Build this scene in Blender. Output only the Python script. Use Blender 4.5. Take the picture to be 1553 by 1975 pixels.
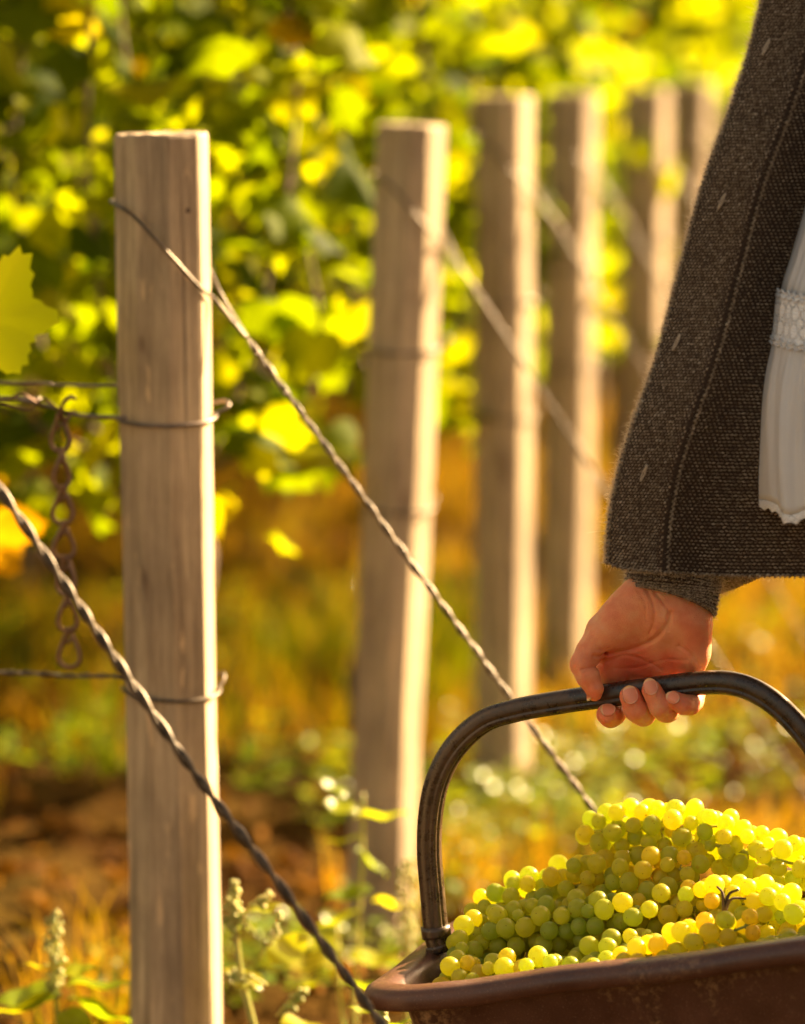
import bpy, math, random
import numpy as np
from mathutils import Vector, Matrix, Quaternion

random.seed(7); rng = np.random.default_rng(7)
for o in list(bpy.data.objects): bpy.data.objects.remove(o)
SC = bpy.context.scene; COL = SC.collection
PI = math.pi; R = math.radians

# ------------------------------------------------------------------ camera, sky, sun, exposure
FPX, CX, CY = 6800.0, 776.5, 987.5
PITCH = math.atan((987.5 - 80) / FPX)
cam_d = bpy.data.cameras.new('camera'); cam = bpy.data.objects.new('camera', cam_d); COL.objects.link(cam)
cam.location = (0, 0, 1.0); cam.rotation_euler = (PI/2 - PITCH, 0, 0)
cam_d.sensor_fit = 'HORIZONTAL'; cam_d.sensor_width = 24; cam_d.lens = 24 * FPX / 1553
cam_d.clip_start = 0.05; cam_d.clip_end = 900
cam_d.dof.use_dof = True; cam_d.dof.focus_distance = 2.63; cam_d.dof.aperture_fstop = 3.0
SC.camera = cam

SUN_AZ, SUN_EL = R(52), R(28)          # azimuth measured from +Y (view direction) towards +X
world = bpy.data.worlds.new("World"); SC.world = world; world.use_nodes = True
wn = world.node_tree; wn.nodes.clear()
wo = wn.nodes.new('ShaderNodeOutputWorld'); wb = wn.nodes.new('ShaderNodeBackground')
sky = wn.nodes.new('ShaderNodeTexSky'); sky.sky_type = 'NISHITA'; sky.sun_disc = False
sky.sun_elevation = SUN_EL; sky.sun_rotation = SUN_AZ; sky.dust_density = 4.0; sky.air_density = 1.0; sky.ozone_density = 0.3
tint = wn.nodes.new('ShaderNodeMix'); tint.data_type = 'RGBA'; tint.blend_type = 'MULTIPLY'; tint.inputs[0].default_value = 1
tint.inputs[7].default_value = (1.0, 0.74, 0.48, 1)      # warm evening white balance
wn.links.new(sky.outputs[0], tint.inputs[6]); wn.links.new(tint.outputs[2], wb.inputs[0]); wb.inputs[1].default_value = 0.052
wn.links.new(wb.outputs[0], wo.inputs[0])
sl = bpy.data.lights.new('sun', 'SUN'); sun = bpy.data.objects.new('sun', sl); COL.objects.link(sun)
sl.energy = 5.0; sl.angle = R(0.5); sl.color = (1.0, 0.75, 0.42)
sdir = Vector((math.sin(SUN_AZ)*math.cos(SUN_EL), math.cos(SUN_AZ)*math.cos(SUN_EL), math.sin(SUN_EL)))
sun.rotation_euler = sdir.to_track_quat('Z', 'Y').to_euler(); sun.location = (4, 5, 6)
vs = SC.view_settings; vs.view_transform = 'Standard'; vs.look = 'None'; vs.gamma = 1; vs.exposure = 2.75
vs.use_curve_mapping = False
SC.cycles.use_denoising = True
SC.cycles.max_bounces = 8; SC.cycles.transparent_max_bounces = 8
SC.cycles.sample_clamp_indirect = 8

# ------------------------------------------------------------------ helpers
def ray(px, py):
    u = (px - CX) / FPX; v = -(py - CY) / FPX
    return np.array([u, math.cos(PITCH) + v*math.sin(PITCH), -math.sin(PITCH) + v*math.cos(PITCH)])
def W(px, py, Y):
    d = ray(px, py); t = Y / d[1]
    return np.array([d[0]*t, Y, 1.0 + d[2]*t])

def mesh_np(name, verts, faces, smooth=True):
    me = bpy.data.meshes.new(name)
    me.from_pydata([tuple(map(float, v)) for v in verts], [], [tuple(map(int, f)) for f in faces])
    if smooth: me.polygons.foreach_set('use_smooth', [True]*len(me.polygons))
    me.update(); return me
def mesh_fast(name, V, F, smooth=True):
    """V (n,3) array, F (m,k) int array with a constant k"""
    V = np.asarray(V, np.float32); F = np.asarray(F, np.int32); k = F.shape[1]
    me = bpy.data.meshes.new(name)
    me.vertices.add(len(V)); me.vertices.foreach_set('co', V.ravel())
    me.loops.add(F.size); me.loops.foreach_set('vertex_index', F.ravel())
    me.polygons.add(len(F)); me.polygons.foreach_set('loop_start', np.arange(0, F.size, k, dtype=np.int32))
    me.update(calc_edges=True)
    me.polygons.foreach_set('use_smooth', np.full(len(F), smooth)); me.update()
    return me
def obj(name, me, mat=None, parent=None):
    o = bpy.data.objects.new(name, me); COL.objects.link(o)
    if mat is not None and me is not None and not me.materials: me.materials.append(mat)
    if parent is not None: o.parent = parent
    return o
def empty(name, loc=(0, 0, 0)):
    o = bpy.data.objects.new(name, None); COL.objects.link(o); o.location = loc
    o.empty_display_size = 0.02
    return o
def tag(o, label=None, cat=None, group=None, kind=None):
    if label: o['label'] = label
    if cat: o['category'] = cat
    if group: o['group'] = group
    if kind: o['kind'] = kind
    return o
def keep_world(o, parent):
    """parent without moving (parents are unrotated empties)"""
    o.parent = parent; o.matrix_parent_inverse = Matrix.Translation(parent.location).inverted()
    return o
def attr_col(me, name, vals):
    """per point float attribute"""
    a = me.attributes.new(name, 'FLOAT', 'POINT'); a.data.foreach_set('value', np.asarray(vals, np.float32))
class Soup:
    def __init__(s): s.V = []; s.F = []; s.A = []; s.n = 0
    def add(s, V, F, a=0.0):
        V = np.asarray(V, float); F = np.asarray(F, int)
        s.V.append(V); s.F += (F + s.n).tolist(); s.A.append(np.full(len(V), a)); s.n += len(V)
    def mesh(s, name, smooth=True, attr=None):
        me = mesh_np(name, np.concatenate(s.V), s.F, smooth)
        if attr: attr_col(me, attr, np.concatenate(s.A))
        return me
def frames(P, up=(0.13, 0.21, 0.97)):
    P = np.asarray(P, float); T = np.gradient(P, axis=0); T /= np.linalg.norm(T, axis=1)[:, None] + 1e-12
    n = np.cross(T[0], up); n /= np.linalg.norm(n); N = []
    for t in T:
        n = n - t*np.dot(n, t); n /= np.linalg.norm(n); N.append(n.copy())
    N = np.array(N); B = np.cross(T, N); return T, N, B
def tube_vf(P, rad, k=8, cap=True, prof=None):
    P = np.asarray(P, float); T, N, B = frames(P); m = len(P)
    rad = np.full(m, rad) if np.isscalar(rad) else np.asarray(rad, float)
    a = np.arange(k)*2*PI/k; pr = np.ones(k) if prof is None else np.asarray(prof)
    V = (P[:, None] + rad[:, None, None]*pr[None, :, None]*(np.cos(a)[None, :, None]*N[:, None] + np.sin(a)[None, :, None]*B[:, None])).reshape(-1, 3)
    F = [[i*k+j, i*k+(j+1) % k, (i+1)*k+(j+1) % k, (i+1)*k+j] for i in range(m-1) for j in range(k)]
    if cap:
        F2 = []
        V = np.vstack([V, P[0], P[-1]]); c0, c1 = m*k, m*k+1
        for j in range(k):
            F2.append([c0, (j+1) % k, j, j]); F2.append([c1, (m-1)*k+j, (m-1)*k+(j+1) % k, (m-1)*k+(j+1) % k])
        F = F + F2
    F = [f if f[2] != f[3] else f[:3] for f in F]
    return V, F
class Soup2(Soup):
    def add(s, V, F, a=0.0):
        V = np.asarray(V, float); s.V.append(V); s.F += [[i+s.n for i in f] for f in F]; s.A.append(np.full(len(V), a)); s.n += len(V)
    def tube(s, P, rad, k=8, a=0.0, cap=True, prof=None): V, F = tube_vf(P, rad, k, cap, prof); s.add(V, F, a)
def spline(P, n):
    P = np.asarray(P, float); m = len(P); out = []
    Q = np.vstack([2*P[0]-P[1], P, 2*P[-1]-P[-2]])
    for t in np.linspace(0, m-1, n):
        i = min(int(t), m-2); f = t-i; p0, p1, p2, p3 = Q[i:i+4]
        out.append(.5*((2*p1)+(-p0+p2)*f+(2*p0-5*p1+4*p2-p3)*f*f+(-p0+3*p1-3*p2+p3)*f**3))
    return np.array(out)
def sphere_vf(r=1.0, nu=12, nv=8):
    V = [[0, 0, r]]; F = []
    for i in range(1, nv):
        th = PI*i/nv
        for j in range(nu): V.append([r*math.sin(th)*math.cos(2*PI*j/nu), r*math.sin(th)*math.sin(2*PI*j/nu), r*math.cos(th)])
    V.append([0, 0, -r])
    for j in range(nu): F.append([0, 1+j, 1+(j+1) % nu])
    for i in range(nv-2):
        for j in range(nu): F.append([1+i*nu+j, 1+(i+1)*nu+j, 1+(i+1)*nu+(j+1) % nu, 1+i*nu+(j+1) % nu])
    for j in range(nu): F.append([len(V)-1, 1+(nv-2)*nu+(j+1) % nu, 1+(nv-2)*nu+j])
    return np.array(V), F
def vnoise(x, y, seed=0):
    """smooth value noise, arrays"""
    x = np.asarray(x, float); y = np.asarray(y, float)
    def h(i, j):
        v = np.sin(i*127.1 + j*311.7 + seed*74.7)*43758.5453; return v - np.floor(v)
    i = np.floor(x); j = np.floor(y); f = x-i; g = y-j; f = f*f*(3-2*f); g = g*g*(3-2*g)
    return (h(i, j)*(1-f)+h(i+1, j)*f)*(1-g) + (h(i, j+1)*(1-f)+h(i+1, j+1)*f)*g
def sstep(x, a, b):
    t = np.clip((np.asarray(x, float)-a)/(b-a), 0, 1); return t*t*(3-2*t)

# ------------------------------------------------------------------ node material helper
class NT:
    def __init__(s, name):
        s.m = bpy.data.materials.new(name); s.m.use_nodes = True; s.t = s.m.node_tree; s.t.nodes.clear()
        s.out = s.t.nodes.new('ShaderNodeOutputMaterial')
    def n(s, typ, **kw):
        nd = s.t.nodes.new(typ)
        for k, v in kw.items(): setattr(nd, k, v)
        return nd
    def l(s, a, b): s.t.links.new(a, b)
    def val(s, sock, v):
        if hasattr(v, 'default_value') or isinstance(v, bpy.types.NodeSocket): s.l(v, sock)
        else: sock.default_value = v
    def math(s, op, a, b=0.0, c=None, clamp=False):
        nd = s.n('ShaderNodeMath', operation=op, use_clamp=clamp); s.val(nd.inputs[0], a); s.val(nd.inputs[1], b)
        if c is not None: s.val(nd.inputs[2], c)
        return nd.outputs[0]
    def ramp(s, fac, stops, interp='LINEAR'):
        nd = s.n('ShaderNodeValToRGB'); r = nd.color_ramp; r.interpolation = interp
        while len(r.elements) < len(stops): r.elements.new(0.5)
        for e, (p, c) in zip(r.elements, stops):
            e.position = p; e.color = (c[0], c[1], c[2], 1) if not np.isscalar(c) else (c, c, c, 1)
        s.l(fac, nd.inputs[0]); return nd.outputs[0]
    def coord(s, kind='Object', scale=(1, 1, 1), rot=(0, 0, 0)):
        tc = s.n('ShaderNodeTexCoord'); mp = s.n('ShaderNodeMapping'); mp.inputs['Scale'].default_value = scale
        mp.inputs['Rotation'].default_value = rot
        s.l(tc.outputs[kind], mp.inputs['Vector']); return mp.outputs[0]
    def noise(s, vec, scale=5, detail=4, rough=0.55, out=0):
        nd = s.n('ShaderNodeTexNoise'); nd.inputs['Scale'].default_value = scale; nd.inputs['Detail'].default_value = detail
        nd.inputs['Roughness'].default_value = rough
        if vec is not None: s.l(vec, nd.inputs['Vector'])
        return nd.outputs[out]
    def mix(s, fac, a, b, mode='MIX'):
        nd = s.n('ShaderNodeMix', data_type='RGBA', blend_type=mode); s.val(nd.inputs[0], fac)
        for sk, v in ((nd.inputs[6], a), (nd.inputs[7], b)):
            if isinstance(v, bpy.types.NodeSocket): s.l(v, sk)
            else: sk.default_value = (v[0], v[1], v[2], 1)
        return nd.outputs[2]
    def bump(s, h, strength=.3, dist=.002, normal=None):
        nd = s.n('ShaderNodeBump'); nd.inputs['Strength'].default_value = strength; nd.inputs['Distance'].default_value = dist
        s.l(h, nd.inputs['Height'])
        if normal is not None: s.l(normal, nd.inputs['Normal'])
        return nd.outputs[0]
    def bsdf(s, color, rough=.5, normal=None, **kw):
        p = s.n('ShaderNodeBsdfPrincipled')
        s.val(p.inputs['Base Color'], color if isinstance(color, bpy.types.NodeSocket) else (*color, 1)); s.val(p.inputs['Roughness'], rough)
        if normal is not None: s.l(normal, p.inputs['Normal'])
        for k, v in kw.items(): s.val(p.inputs[k.replace('_', ' ')], v)
        return p.outputs[0]
    def done(s, sh): s.l(sh, s.out.inputs[0]); return s.m

# ---- wood
def mat_wood():
    t = NT('weathered_wood'); oi = t.n('ShaderNodeObjectInfo')
    add = t.n('ShaderNodeVectorMath', operation='ADD'); tc = t.n('ShaderNodeTexCoord')
    cmb = t.n('ShaderNodeCombineXYZ'); rr = t.math('MULTIPLY', oi.outputs['Random'], 31.0); t.l(rr, cmb.inputs[0]); t.l(rr, cmb.inputs[2])
    t.l(tc.outputs['Object'], add.inputs[0]); t.l(cmb.outputs[0], add.inputs[1])
    mp = t.n('ShaderNodeMapping'); mp.inputs['Scale'].default_value = (1, 1, .055); t.l(add.outputs[0], mp.inputs[0])
    grain = t.noise(mp.outputs[0], 95, 6, .7); fine = t.noise(mp.outputs[0], 330, 3, .7)
    mp2 = t.n('ShaderNodeMapping'); mp2.inputs['Scale'].default_value = (1, 1, .3); t.l(add.outputs[0], mp2.inputs[0])
    blotch = t.noise(mp2.outputs[0], 17, 5, .65)
    mp3 = t.n('ShaderNodeMapping'); mp3.inputs['Scale'].default_value = (1, 1, .22); t.l(add.outputs[0], mp3.inputs[0])
    fleck = t.noise(mp3.outputs[0], 70, 3, .6)
    c = t.ramp(grain, [(.3, (.13, .095, .065)), (.44, (.29, .225, .16)), (.58, (.44, .355, .26)), (.74, (.56, .47, .36))])
    c = t.mix(t.ramp(blotch, [(.42, 0.0), (.66, .75)]), c, (.20, .155, .115)); big = t.noise(add.outputs[0], 7, 4, .6); c = t.mix(t.ramp(big, [(.45, 0.0), (.65, .5)]), c, (.46, .37, .27)); kn = t.noise(mp2.outputs[0], 34, 2, .5); c = t.mix(t.ramp(kn, [(.70, 0.0), (.76, .7)]), c, (.12, .075, .05))
    c = t.mix(t.ramp(fleck, [(.63, 0.0), (.70, .55)]), c, (.62, .46, .30))
    c = t.mix(t.ramp(fine, [(.3, .35), (.45, 0.0)]), c, (.10, .065, .04))
    mp4 = t.n('ShaderNodeMapping'); mp4.inputs['Scale'].default_value = (1, 1, .012); t.l(add.outputs[0], mp4.inputs[0]); ck = t.noise(mp4.outputs[0], 120, 2, .5)
    c = t.mix(t.ramp(ck, [(.68, 0.0), (.74, .6)]), c, (.09, .06, .04)); c = t.mix(1.0, c, (1.22, 1.14, .98), 'MULTIPLY')
    h = t.math('SUBTRACT', t.math('ADD', grain, t.math('MULTIPLY', fine, .4)), t.ramp(ck, [(.66, 0.0), (.74, 1.2)]))
    return t.done(t.bsdf(c, .82, t.bump(h, .6, .0016)))
M_wood = mat_wood()
def mat_metal(name, c1, c2, rough=.4, metal=.85, sc=60):
    t = NT(name); v = t.coord('Object'); n = t.noise(v, sc, 5, .6)
    c = t.ramp(n, [(.35, c1), (.65, c2)])
    return t.done(t.bsdf(c, t.math('ADD', t.math('MULTIPLY', n, .3), rough-.15), t.bump(n, .2, .0006), Metallic=metal))
M_wire = mat_metal('galvanised_wire', (.06, .045, .033), (.15, .115, .085), .42, .55)
M_hoop = mat_metal('dark_wire', (.09, .07, .06), (.22, .17, .14), .4, .7)
M_rust = mat_metal('rusty_wire', (.10, .045, .025), (.28, .17, .11), .45, .6)

def leaf_mat(name, source, ramp, trans=.62, rough=.55, spec=.04, veins=False, tgain=1.12, dif=.9):
    t = NT(name)
    if source == 'object': r = t.n('ShaderNodeObjectInfo').outputs['Random']
    else:
        a = t.n('ShaderNodeAttribute'); a.attribute_name = 'rnd'; r = a.outputs['Fac']
    v = t.coord('Object'); n = t.noise(v, 45, 3, .6)
    rr = t.math('ADD', r, t.math('MULTIPLY', t.math('SUBTRACT', n, .5), .22), clamp=True)
    c = t.ramp(rr, ramp)
    if veins:
        vo = t.n('ShaderNodeTexVoronoi', feature='DISTANCE_TO_EDGE'); vo.inputs['Scale'].default_value = 150; t.l(v, vo.inputs['Vector'])
        c = t.mix(t.ramp(vo.outputs['Distance'], [(.0, .45), (.09, 0.0)]), c, (.35, .42, .06))
    p = t.bsdf(t.mix(1.0, c, (dif, dif, dif), 'MULTIPLY'), rough, t.bump(n, .25, .002), Specular_IOR_Level=spec)
    tr = t.n('ShaderNodeBsdfTranslucent')
    tc = t.mix(1.0, c, (tgain*1.6, tgain*1.5, tgain*.25), 'MULTIPLY'); t.l(tc, tr.inputs[0])
    mx = t.n('ShaderNodeMixShader'); mx.inputs[0].default_value = trans; t.l(p, mx.inputs[1]); t.l(tr.outputs[0], mx.inputs[2])
    return t.done(mx.outputs[0])
VINE_RAMP = [(0, (.05, .08, .002)), (.3, (.12, .16, .002)), (.65, (.20, .235, .002)), (.95, (.28, .28, .004)), (.99, (.34, .19, .006)), (1, (.20, .07, .006))]
M_leaf = leaf_mat('vine_leaf', 'object', VINE_RAMP)
M_leafs = leaf_mat('vine_leaf_mass', 'attr', VINE_RAMP)
M_leafv = leaf_mat('vine_leaf_near', 'object', [(0, (.46, .54, .012)), (1, (.50, .56, .012))], veins=True)
M_leafo = leaf_mat('vine_leaf_orange', 'object', [(0, (.42, .18, .01)), (1, (.50, .26, .012))])
M_weed = leaf_mat('weed_leaf', 'object', [(0, (.16, .23, .01)), (.5, (.28, .32, .01)), (1, (.38, .36, .015))], .5, .26, .6)
M_grass = leaf_mat('grass', 'attr', [(0, (.05, .08, .004)), (.35, (.13, .14, .005)), (.52, (.22, .14, .010)), (.8, (.30, .15, .018)), (1, (.42, .27, .05))], .5, .7, .05, tgain=.8)
M_dead = leaf_mat('dead_leaf', 'attr', [(0, (.05, .02, .005)), (.5, (.11, .045, .009)), (1, (.26, .12, .02))],   .35, .7, .02, tgain=.7)
t = NT('bark'); v = t.coord('Object', (1, 1, .2)); n = t.noise(v, 60, 5, .7)
M_bark = t.done(t.bsdf(t.ramp(n, [(.3, (.05, .03, .02)), (.7, (.20, .13, .08))]), .9, t.bump(n, .8, .004)))
t = NT('green_stem'); v = t.coord('Object'); n = t.noise(v, 30, 3, .6)
M_stem = t.done(t.bsdf(t.ramp(n, [(.3, (.26, .30, .05)), (.7, (.46, .42, .10))]), .5, Subsurface_Weight=.3, Subsurface_Scale=.002))

# ------------------------------------------------------------------ SETTING: ground
def ground_z(x, y):
    x = np.asarray(x, float); y = np.asarray(y, float)
    s = x - (-.205 + .212*(y-3))
    drop = .32*np.maximum(sstep(s, .38, .95), sstep(-y, -2.95, -2.35))
    near = np.exp(-(np.hypot(x, y-5)/9)**2)
    z = (vnoise(x*2.3, y*2.3, 1)-.5)*.07 + (vnoise(x*7, y*7, 2)-.5)*.035 + (vnoise(x*23, y*23, 3)-.5)*.02
    bank = .10*sstep(-s, .2, .8)*sstep(y, 4.3, 5.6)*0
    return -drop*(y < 200) + z*near + bank
def axis(a, b, step, far):
    c = np.arange(a, b+1e-6, step); g = []; d = step; p = b
    while p < far: d *= 1.22; p += d; g.append(p)
    h = []; d = step; p = a
    while p > -far: d *= 1.22; p -= d; h.append(p)
    return np.array(h[::-1] + c.tolist() + g)
gx = axis(-2.2, 3.2, .035, 400); gy = axis(1.8, 11, .035, 400)
GX, GY = np.meshgrid(gx, gy); GZ = ground_z(GX, GY); nx, ny = len(gx), len(gy)
idx = np.arange(nx*ny).reshape(ny, nx)
F = np.stack([idx[:-1, :-1], idx[:-1, 1:], idx[1:, 1:], idx[1:, :-1]], -1).reshape(-1, 4)
t = NT('soil'); v = t.coord('Object'); n = t.noise(v, 6, 8, .65); n2 = t.noise(v, 60, 5, .7); n3 = t.noise(v, 1.3, 4, .6)
c = t.ramp(n2, [(.3, (.008, .004, .002)), (.5, (.030, .014, .005)), (.72, (.085, .040, .010))])
c = t.mix(t.ramp(n, [(.42, 0.0), (.62, .8)]), c, (.085, .048, .012)); c = t.mix(t.ramp(n3, [(.45, 0.0), (.65, .5)]), c, (.07, .06, .014))
M_soil = t.done(t.bsdf(c, .9, t.bump(n2, .8, .02), Specular_IOR_Level=.0))
obj('ground', mesh_fast('ground', np.stack([GX, GY, GZ], -1).reshape(-1, 3), F), M_soil)['kind'] = 'structure'

# ------------------------------------------------------------------ posts and their wires
POSTS = [  # px top, y top, px low, y low, Y, width px, label
 (311, 256, 341, 1975, 3.00, 181, 'nearest weathered wooden post with a nail hole, beside the hanging chain'),
 (794, 239, 738, 1620, 3.90, 136, 'second wooden post, leaning left, behind the basket handle arch'),
 (973, 184, 968, 1540, 4.75, 114, 'third wooden post, its foot behind the arch of the basket handle'),
 (1104, 179, 1088, 1290, 5.50, 99, 'fourth wooden post, blurred, directly above the hand and basket handle'),
 (1247, 172, 1240, 1000, 6.20, 93, 'fifth wooden post, blurred, with a bright vine leaf over its top'),
 (1335, 160, 1325, 900, 7.0, 80, 'sixth wooden post, blurred and dim, beside the cardigan edge'),
 (1405, 150, 1396, 800, 7.8, 74, 'farthest visible wooden post, mostly hidden behind the cardigan'),
]
ang = np.radians([-164, -122, -80, -38, 14, 62, 115, 160])
prot = None
postX = []
def post_mesh(seed, L, w):
    r = np.random.default_rng(seed); V = []; nz = 46; k = 8
    sub = []
    a8 = ang.copy()
    if seed > 1: a8[3] = R(-60); a8[4] = R(-4); a8[2] = R(-92); a8[5] = R(45)
    rad8 = np.array([1.0, .88, .99, 1.0, 1.0, .95, 1.0, .98])*(1+r.uniform(-.02, .02, 8))
    for i in range(nz):
        z = L*i/(nz-1)
        for j in range(8):
            j2 = (j+1) % 8
            p0 = np.array([math.cos(a8[j]), math.sin(a8[j])])*rad8[j]; p1 = np.array([math.cos(a8[j2]), math.sin(a8[j2])])*rad8[j2]
            for q in (.06, .35, .65, .94):
                p = p0*(1-q)+p1*q
                if q in (.06, .94): p = p*.995
                rr = w/2*(1 + .018*math.sin(z*9+j*1.7+seed) + .012*float(vnoise(z*14+seed*3, j*1.0+q, seed)) - .02*float(vnoise(z*40, j+q, seed+3) > .93))
                V.append((p[0]*rr, p[1]*rr, z + (r.uniform(-.0012, .0012) if i == nz-1 else 0)))
    n = 32; F = [[i*n+j, i*n+(j+1) % n, (i+1)*n+(j+1) % n, (i+1)*n+j] for i in range(nz-1) for j in range(n)]
    V = np.array(V)
    # top: small worn chamfer and a slightly domed sawn face
    top = V[(nz-1)*n:].copy(); V[(nz-1)*n:, 2] -= .003
    t1 = top*np.array([.965, .965, 1]); t1[:, 2] += -.0005
    V = np.vstack([V, t1, t1*np.array([.5, .5, 1])+np.array([0, 0, .0006]), [[0, 0, L+.001]]])
    b = nz*n
    for j in range(n):
        j2 = (j+1) % n
        F.append([b-n+j, b-n+j2, b+j2, b+j]); F.append([b+j, b+j2, b+n+j2, b+n+j]); F.append([b+n+j, b+n+j2, b+2*n])
    F.append(list(range(n))[::-1])
    me = mesh_np('post', V, F, False)
    return me
def hoop(root_inv, c, w, side='both', tilt=0.0, rad=.0017, tail=1.0):
    """loop of wire round the post at centre c; returns tube"""
    S = Soup2(); P = []
    r = w/2 + rad*.9
    for a in np.linspace(R(185), R(375), 30):       # across the front, left to right
        x, y = math.cos(a)*r, math.sin(a)*r*.93
        P.append([c[0]+x, c[1]+y, c[2]-.004*math.sin(a-PI) + tilt*x])
    e = np.array(P[-1]); # a little kinked eye on the right side, then back round behind
    kx = np.array([tail, 1, 1]); P += [e+kx*[.007, .004, .003], e+kx*[.012, .009, .007], e+kx*[.008, .015, .010], e+[.0, .018, .008]]
    for a in np.linspace(R(40), R(175), 14): P.append([c[0]+math.cos(a)*r, c[1]+math.sin(a)*r*1.02, c[2]+.010])
    P = spline(P, 130)
    S.tube(P, rad, 7); return S
def twisted(S, A, B, sag=0.0, r=.0016, pitch=.04, n=None, sep=1.0, taper0=None):
    A = np.array(A, float); B = np.array(B, float); L = np.linalg.norm(B-A); n = n or int(L/pitch*12)
    t = np.linspace(0, 1, n); C = A[None]*(1-t)[:, None] + B[None]*t[:, None]; C[:, 2] -= sag*4*t*(1-t)
    T, N, Bn = frames(C)
    for s in (0, PI):
        ph = t*L/pitch*2*PI + s + .5*np.sin(t*17) ; rr = r*sep*(1.05+.15*np.sin(t*31+s))
        if taper0 is not None: rr = rr + taper0*np.exp(-t*L/.05)
        P = C + rr[:, None]*(np.cos(ph)[:, None]*N + np.sin(ph)[:, None]*Bn)
        S.tube(P, r, 6)
hoop_z = [(.682, .446), (.664, .487), (.655, .50), (.655, .50), (.655, .49), (.65, .48), (.65, .48)]
guy_dx = [(925, 1250), (430, 645), (190, 310), (190, 320), (190, 330), (190, 340), (190, 340)]
guy_lab = ['twisted guy wire running down from the nearest post behind the basket',
 'twisted guy wire running down from the second post past the third post',
 'blurred guy wire slanting down from the third post across the fourth',
 'blurred guy wire slanting down from the fourth post across the fifth',
 'faint guy wire slanting down from the fifth post', 'faint guy wire slanting down from the sixth post',
 'guy wire of the farthest post, almost hidden behind the cardigan']
posts = []
for i, (pt, yt, pb, yb, Y, wpx, lab) in enumerate(POSTS):
    top = W(pt, yt, Y); low = W(pb, yb, Y); d = low-top; d /= -d[2]     # per metre down
    w = wpx/FPX*Y*1.02
    L = top[2] + .06
    base = top + d*L
    p = obj('vine_post', post_mesh(i+1, L/math.cos(math.atan(abs(d[0]))), w), M_wood)
    p.location = base; ax = Vector(-d); p.rotation_euler = Vector((0, 0, 1)).rotation_difference(ax).to_euler()
    tag(p, lab, 'post', 'wooden posts at the ends of the vine rows')
    posts.append((top, d, w, Y))
    M = Matrix.Translation(Vector(base)) @ p.rotation_euler.to_matrix().to_4x4()
    for q, hz in enumerate(hoop_z[i]):
        c = top + d*(top[2]-hz)
        S = hoop(None, c, w, tilt=(.0 if q == 0 else -.05), tail=(1.0 if q == 0 else .35))
        me = S.mesh('wire_loop'); me.transform(M.inverted())
        h = obj('wire_loop', me, M_hoop if q == 0 else M_wire, p)
    # guy wire: loop crosses the front face from its left edge, doubles with the strand from behind
    q_ = 1 if i == 0 else .74*3.9/Y
    dx, dz = guy_dx[i]; sl_ = dz/dx
    fp = lambda fx, dy, yo: top + np.array([fx*w, yo*w, 0]) + d*(dy*q_*Y/FPX)     # on the faces of the post
    zt = 135
    A = fp(.86, zt+262, .05)
    zend = -.36; k = (A[2]-zend)/sl_
    B = np.array([A[0]+k, Y-.03, zend])
    S = Soup2(); g_ = .0022/w
    front = [fp(-.35, zt-6, .50+g_), fp(-.52-g_, zt-4, .1), fp(-.38, zt+6, -.42-g_), fp(-.24, zt+24, -.475-g_), fp(.10, zt+92, -.515-g_), fp(.40, zt+158, -.33-g_), fp(.50+g_, zt+182, -.08), fp(.66, zt+215, .0), A]
    S.tube(spline(front, 70), .0016, 7)
    back = [fp(-.35, zt-6, .50+g_), fp(.1, zt+30, .52+g_), fp(.45, zt+130, .35+g_), fp(.56, zt+165, .12), fp(.68, zt+205, .04), A+[.0004, .0012, 0]]
    S.tube(spline(back, 50), .0016, 7)
    twisted(S, A, B, sag=.006, r=.0015 if i == 0 else .00125, pitch=.042, taper0=None)
    g = obj('guy_wire', S.mesh('guy_wire'), M_wire)
    tag(g, guy_lab[i], 'wire', 'twisted guy wires slanting down from the posts')
# the nearest post's nail hole and nail stub
p1t, p1d, p1w, _ = posts[0]
t_, d_, w_, Y_ = posts[0]; nc = t_ + np.array([.287*w_, -.362*w_, 0]) + d_*(145*Y_/FPX); S = Soup2(); nn_ = np.array([.53, -.85, 0]); S.tube(np.array([nc-nn_*.004, nc+nn_*.0006, nc+nn_*.0012]), np.array([.0032, .0032, .0022]), 9)
pr = bpy.data.objects['vine_post']; me = S.mesh('nail_head'); me.transform((Matrix.Translation(pr.location) @ pr.rotation_euler.to_matrix().to_4x4()).inverted()); obj('nail_head', me, M_bark, pr)
# guy wire of a post out of frame on the left
S = Soup2(); A = W(-360, 430, 2.32); B = W(720, 1955, 2.30); B2 = B + (B-A)*1.25
Pm = [A, W(0, 945, 2.32), W(360, 1470, 2.31), B, B2]
C = spline(Pm, 640); T, N, Bn = frames(C); Ls = np.concatenate([[0], np.cumsum(np.linalg.norm(np.diff(C, axis=0), axis=1))])
for s in (0, PI):
    ph = Ls/.046*2*PI + s + .4*np.sin(Ls*40); S.tube(C + .0019*(np.cos(ph)[:, None]*N + np.sin(ph)[:, None]*Bn), .0019, 7)
tag(obj('guy_wire', S.mesh('guy_wire'), M_wire), 'nearest twisted guy wire crossing the lower left corner in front of the nearest post', 'wire', 'twisted guy wires slanting down from the posts')
pm = post_mesh(40, 1.32, .08); p0 = obj('vine_post', pm, M_wood); p0.location = (A[0]-.01, 2.34, -.36)
tag(p0, 'wooden post standing just outside the left edge of the frame', 'post', 'wooden posts at the ends of the vine rows')

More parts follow.
